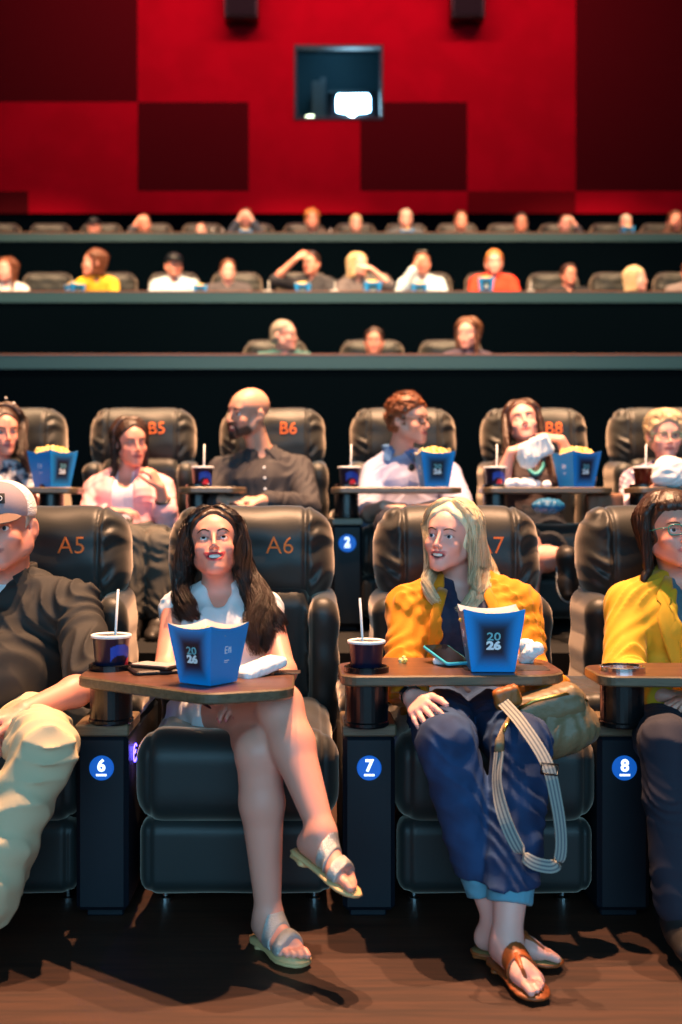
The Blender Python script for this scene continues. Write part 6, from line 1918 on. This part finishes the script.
SKINS = [SK_F, SK_M, SK_P]
def sitter(px, py, row, label, shirt, hair='dark', style='short', yaw=0, pitch=0, sc=1.0, female=False, skin=0, D=None, arms='lap', glasses=False, build=1.0, h=.0105, cap_m=None, lean=0, roll=0, mouth='closed', group=None, bare=False):
    ry, fz = ROWY[row], FLOORZ[row]; D = D or ry - .33
    c = P(px, py, D); H = Head(c, yaw=yaw, pitch=pitch, roll=roll, sc=sc)
    lx = lean
    hz = fz + .50; nk = c + A(.0 - lx * .3, .04, -.150)
    hx = c[0] - lx
    W = .165 if female else .19
    sh = (nk + A(-W, -.0, -.055), nk + A(W, 0, -.055)); hip = (A(hx - .09, ry - .26, hz), A(hx + .09, ry - .26, hz))
    el = [sh[0] + A(-.06, -.12, -.25), sh[1] + A(.06, -.12, -.25)]; wr = [el[0] + A(.14, -.21, .02), el[1] + A(-.14, -.21, .02)]
    hd = {'R': dict(d=(.6, -.7, -.1), p=(0, 0, -1), t=(.5, .5, .3)), 'L': dict(d=(-.6, -.7, -.1), p=(0, 0, -1), t=(-.5, .5, .3))}
    if arms in ('face', 'faceR', 'faceL'):      # hands up before the face
        for k, q, sx in ((0, 'R', -1), (1, 'L', 1)):
            if arms == 'faceR' and q == 'L' or arms == 'faceL' and q == 'R': continue
            el[k] = sh[k] + A(sx * .07, -.17, -.16); wr[k] = c + A(sx * .085, -.19, -.055)
            hd[q] = dict(d=(-sx * .5, -.1, .85), p=(-sx * .7, .5, 0), t=(0, .9, .2), curl=(25, 30, 20))
    if arms == 'raisedR':
        el[0] = sh[0] + A(-.20, -.12, .02); wr[0] = c + A(-.16, -.16, .02); hd['R'] = dict(d=(.8, -.1, .45), p=(.3, .7, -.2), t=(0, .5, .8))
    if arms == 'raisedL':
        el[1] = sh[1] + A(.17, -.14, -.02); wr[1] = c + A(.13, -.16, -.06); hd['L'] = dict(d=(-.9, -.1, .2), p=(-.3, .7, -.4), t=(0, .3, .8))
    fg, J = seated(H, nk, sh, el, wr, hip, row=row, female=female, h=h, build=build, bust=False)
    o = fg.body((hx, ry - .3, fz + .47), label, SKINS[skin], LIP, mouth, hands=hd, feet=FLAT, fine=False, group=group)
    if D < 13:
        add_eyes(H, o)
    m = shirt if not isinstance(shirt, tuple) else cloth('c%d_%d_%d' % shirt, srgb(*shirt))
    S = Shape(); fg.torso(S, .016); fg.arms(S, .016, .9 if bare else 1.8, .006); fg.neckline(S, deep=.03, width=.03); fg.garment('shirt', S, m, fold=(.008, 30, int(px)))
    fg.garment('trousers', fg.pants(.014, 1.95, .02), CLOTH['dark_denim'], h=.014, fold=None); shoes(fg, h=.016)
    if glasses: add_glasses(H, o, MAT['black_plastic'])
    hm = HAIR.get(hair)
    if style == 'short': sdf_obj('hair', cap_hair(H, .011, .045, -.03, -.06, .022, .003, 90, int(px)), .006, hm, o)
    elif style == 'thin': sdf_obj('hair', cap_hair(H, .006, .030, -.04, -.06, .008, .002, 90, int(px)), .006, hm, o)
    elif style == 'curly': curly(fg, H, hm, int(px), 70, wid=.002, size=.020)
    elif style == 'cap':
        sdf_obj('hair', cap_hair(H, .004, .03, -.045, -.075, .018, .0015), .006, HAIR['brown'], o)
        S = Shape(); S.ell(H.w(0, -.008, .050), A(.086, .102, .076) * H.sc, H.R, .01)
        S.both(lambda p: (.030 - ((p - H.c) @ H.R / H.sc)[..., 2]) * H.sc, .002); S.ell(H.w(0, .10, .032), A(.065, .055, .008) * H.sc, H.R, .01)
        sdf_obj('cap', S, .006, cap_m or MAT['black_laminate'], o)
    elif style in ('long', 'bob'):
        L = .0 if style == 'bob' else .09
        R0, F0, U0 = H.R[:, 0], H.R[:, 1], H.R[:, 2]; dn = A(0, 0, -1)
        def drops(s_):
            b = c + R0 * s_ * .085
            return [b + F0 * .02 + dn * .07, b + F0 * .03 + dn * (.11 + L * .5), b + F0 * .035 + dn * (.13 + L)], [b * 1 - F0 * .09 - R0 * s_ * .03 + dn * .08, b - F0 * .10 - R0 * s_ * .03 + dn * (.12 + L * .5), b - F0 * .10 - R0 * s_ * .03 + dn * (.14 + L)]
        a1, b1 = drops(1); a2, b2 = drops(-1)
        g = hair_side(H, 1, 60, 165, 6, a1, b1, .012) + hair_side(H, -1, 60, 165, 6, a2, b2, .012)
        long_hair(fg, H, g, hm, 260, core=.015, h=.007, width=.0026, seg=12, env=(.004, .009, .011, .012, .014, .014, .012))
    return fg
# third row
sitter(284, 336, 'C', 'grey-haired man in glasses looking aside, left of the three in third row', (60, 110, 110), 'grey', 'thin', yaw=62, glasses=True, D=9.45, sc=1.12, h=.009, skin=2, roll=2)
sitter(374, 342, 'C', 'dark-haired man with moustache, middle of the three in third row', (40, 44, 56), 'dark', 'short', yaw=-6, D=9.45, sc=1.0, h=.009, skin=1)
sitter(468, 335, 'C', 'woman with long dark brown hair, right of the three in third row', (70, 60, 80), 'brown', 'long', yaw=-26, D=9.45, sc=1.15, h=.009, female=True, skin=2)
# fourth row
DD = 12.0
sitter(7, 271, 'D', 'woman with brown shoulder-length hair in white, left end of fourth row', (226, 226, 228), 'red_brown', 'long', yaw=-22, female=True, sc=1.12, skin=2)
sitter(94, 264, 'D', 'woman in yellow cardigan with auburn bob, turned aside, in fourth row', (226, 176, 40), 'red_brown', 'bob', yaw=-70, female=True, sc=1.20, D=11.9, lean=-.1)
sitter(174, 266, 'D', 'man in dark cap and light blue shirt in fourth row', (186, 208, 224), 'brown', 'cap', yaw=18, sc=1.15, skin=1, build=1.1)
sitter(228, 271, 'D', 'man in dark jacket over white shirt in fourth row', (70, 66, 72), 'brown', 'short', yaw=10, sc=1.0, skin=2)
sitter(311, 264, 'D', 'man in dark shirt with one arm raised to his head, in fourth row', (40, 42, 50), 'dark', 'short', yaw=-20, sc=1.1, arms='raisedR', skin=1, bare=True)
sitter(358, 266, 'D', 'blonde woman turned aside with one arm raised, in fourth row', (90, 84, 88), 'blonde', 'bob', yaw=40, female=True, arms='raisedL', sc=1.1, skin=2, bare=True)
f = sitter(422, 264, 'D', 'man with sunglasses pushed up on his head, light shirt, in fourth row', (190, 214, 228), 'brown', 'thin', yaw=-6, sc=1.1, skin=1, arms='faceR')
H = f.H; mb = MB()
for sx in (-1, 1): mb.prism([(.024 * math.cos(a), .015 * math.sin(a)) for a in np.linspace(0, 6.0, 16)], 0, .006, .001, T=lambda v, sx=sx: H.w(sx * .030 + v[0], .062 + v[2], .105 + v[1]))
mb.obj('sunglasses', MAT['black_plastic'], f.o, True)
sitter(494, 263, 'D', 'ginger-haired person in bright orange red shirt behind a blue tub, in fourth row', (232, 62, 32), 'ginger', 'short', yaw=-4, sc=1.15, skin=2, build=1.15)
sitter(569, 275, 'D', 'dark-haired bearded man in glasses and dark shirt in fourth row', (26, 28, 34), 'dark', 'short', yaw=8, sc=1.0, glasses=True, skin=1)
sitter(636, 280, 'D', 'blonde woman turned aside, seated low in fourth row', (150, 70, 44), 'blonde', 'bob', yaw=55, female=True, sc=1.12, skin=2)
sitter(690, 272, 'D', 'person at the right edge of fourth row, only a hand showing', (120, 110, 110), 'brown', 'short', yaw=-10, sc=1.0, arms='lap')
# top row
TOP = [(94, 227, 'dark', 'cap', 0, 0, 'lap', (30, 40, 46), 'person in dark cap at the left of the top row', 1.05),
 (144, 224, 'brown', 'thin', 10, 1, 'faceR', (60, 60, 70), 'person with hand beside the face, in top row', 1.1),
 (201, 231, 'brown', 'thin', 0, 2, 'lap', (50, 60, 70), 'person seated low, only the crown showing, in top row', .9),
 (246, 219, 'brown', 'short', 0, 2, 'face', (50, 60, 80), 'person holding both hands up at the face in top row', 1.1),
 (312, 220, 'ginger', 'curly', 5, 0, 'lap', (70, 60, 60), 'person with curly ginger hair in top row', 1.15),
 (356, 224, 'blonde', 'short', 0, 2, 'lap', (60, 60, 60), 'person with short blonde hair in top row', 1.0),
 (406, 219, 'grey', 'thin', 0, 2, 'lap', (70, 80, 90), 'grey-haired person behind a blue tub near the middle of top row', 1.1),
 (461, 221, 'brown', 'short', 0, 1, 'lap', (60, 50, 50), 'brown-haired man with beard in top row', 1.05),
 (521, 223, 'black', 'short', -8, 1, 'lap', (40, 44, 52), 'dark-haired person in glasses in top row', 1.1),
 (565, 224, 'brown', 'thin', 0, 2, 'faceL', (60, 56, 70), 'person resting chin on one hand in top row', 1.0),
 (626, 223, 'grey', 'thin', 0, 2, 'lap', (60, 70, 90), 'person almost hidden behind a blue tub at the right of top row', .95),
 (675, 222, 'brown', 'short', -10, 0, 'faceR', (90, 60, 50), 'person with raised hand at the right edge of top row', 1.2)]
for px, py, hr, st, yw, sk, ar, sh_, lab, scl in TOP:
    sitter(px, py, 'E', lab, sh_, hr, st, yaw=yw, skin=sk, arms=ar, sc=scl, h=.012, glasses=('glasses' in lab), D=15.0)

# consoles with trays behind the rails
def back_console(row, x, lab):
    o = copy_tree(BC); o.location = (x, ROWY[row] - .43, FLOORZ[row]); o['label'] = lab; o['group'] = lab
BC = console(0, 0, 0, '3', 'x', 'x', default_tray(0, 0, .55), cupy=.085)
first_ = True
for row, pxs, lab in (('C', [227, 324, 412.5, 492], 'third row armrest consoles behind the rail'),
                 ('D', [14, 78, 141, 205, 269, 335, 397, 460, 523, 587, 650], 'fourth row armrest consoles behind the rail'),
                 ('E', [23.5, 74.5, 125.5, 176.5, 227.5, 278.5, 330, 381, 432, 483.5, 535, 586.5, 637.5], 'top row armrest consoles behind the rail')):
    for px in pxs:
        x = px_x(px, ROWY[row])
        if first_: o = BC; first_ = False
        else: o = copy_tree(BC)
        o.location = (x, ROWY[row] - .75 + .3, FLOORZ[row]); o['label'] = lab_for(row, px, 'armrest console', 0); o['group'] = lab
# tubs and cups standing on those trays
def tub_at(px, row, lab, rz=0, D=None, sc=1.0, proto=None, dz=0):
    D = D or ROWY[row] - .62
    put(TUBL, (px_x(px, D), D, FLOORZ[row] + TZ + .002 + dz), lab, 'popcorn tubs in the back rows', rz, sc)
tub_at(75, 'D', 'blue popcorn tub beside the woman in yellow, in fourth row', 40)
tub_at(200, 'D', 'blue popcorn tub right of the man in the dark cap, fourth row', 5, sc=.9)
tub_at(303, 'D', 'blue popcorn tub before the man with raised arm, fourth row', -4)
tub_at(372, 'D', 'blue popcorn tub before the blonde woman with raised arm, fourth row', 5, sc=1.1)
tub_at(419, 'D', 'blue popcorn tub before the man with sunglasses on his head', 3)
tub_at(486, 'D', 'blue popcorn tub before the person in orange red, fourth row', -6, dz=.06)
tub_at(246, 'E', 'blue popcorn tub before the person with both hands up, top row', 0)
tub_at(407, 'E', 'blue popcorn tub before the grey-haired person near the middle, top row', 0)
tub_at(627, 'E', 'blue popcorn tub hiding a face at the right, top row', 0, dz=.04)
for row, pxs in (('D', (268, 334, 530)), ('E', (212, 222, 330))):
    for px in pxs:
        D = ROWY[row] - .62
        put(CUP1, (px_x(px, D), D, FLOORZ[row] + .62), lab_for(row, px, 'drink cup with straw', 0), 'drink cups in the back rows', 0)
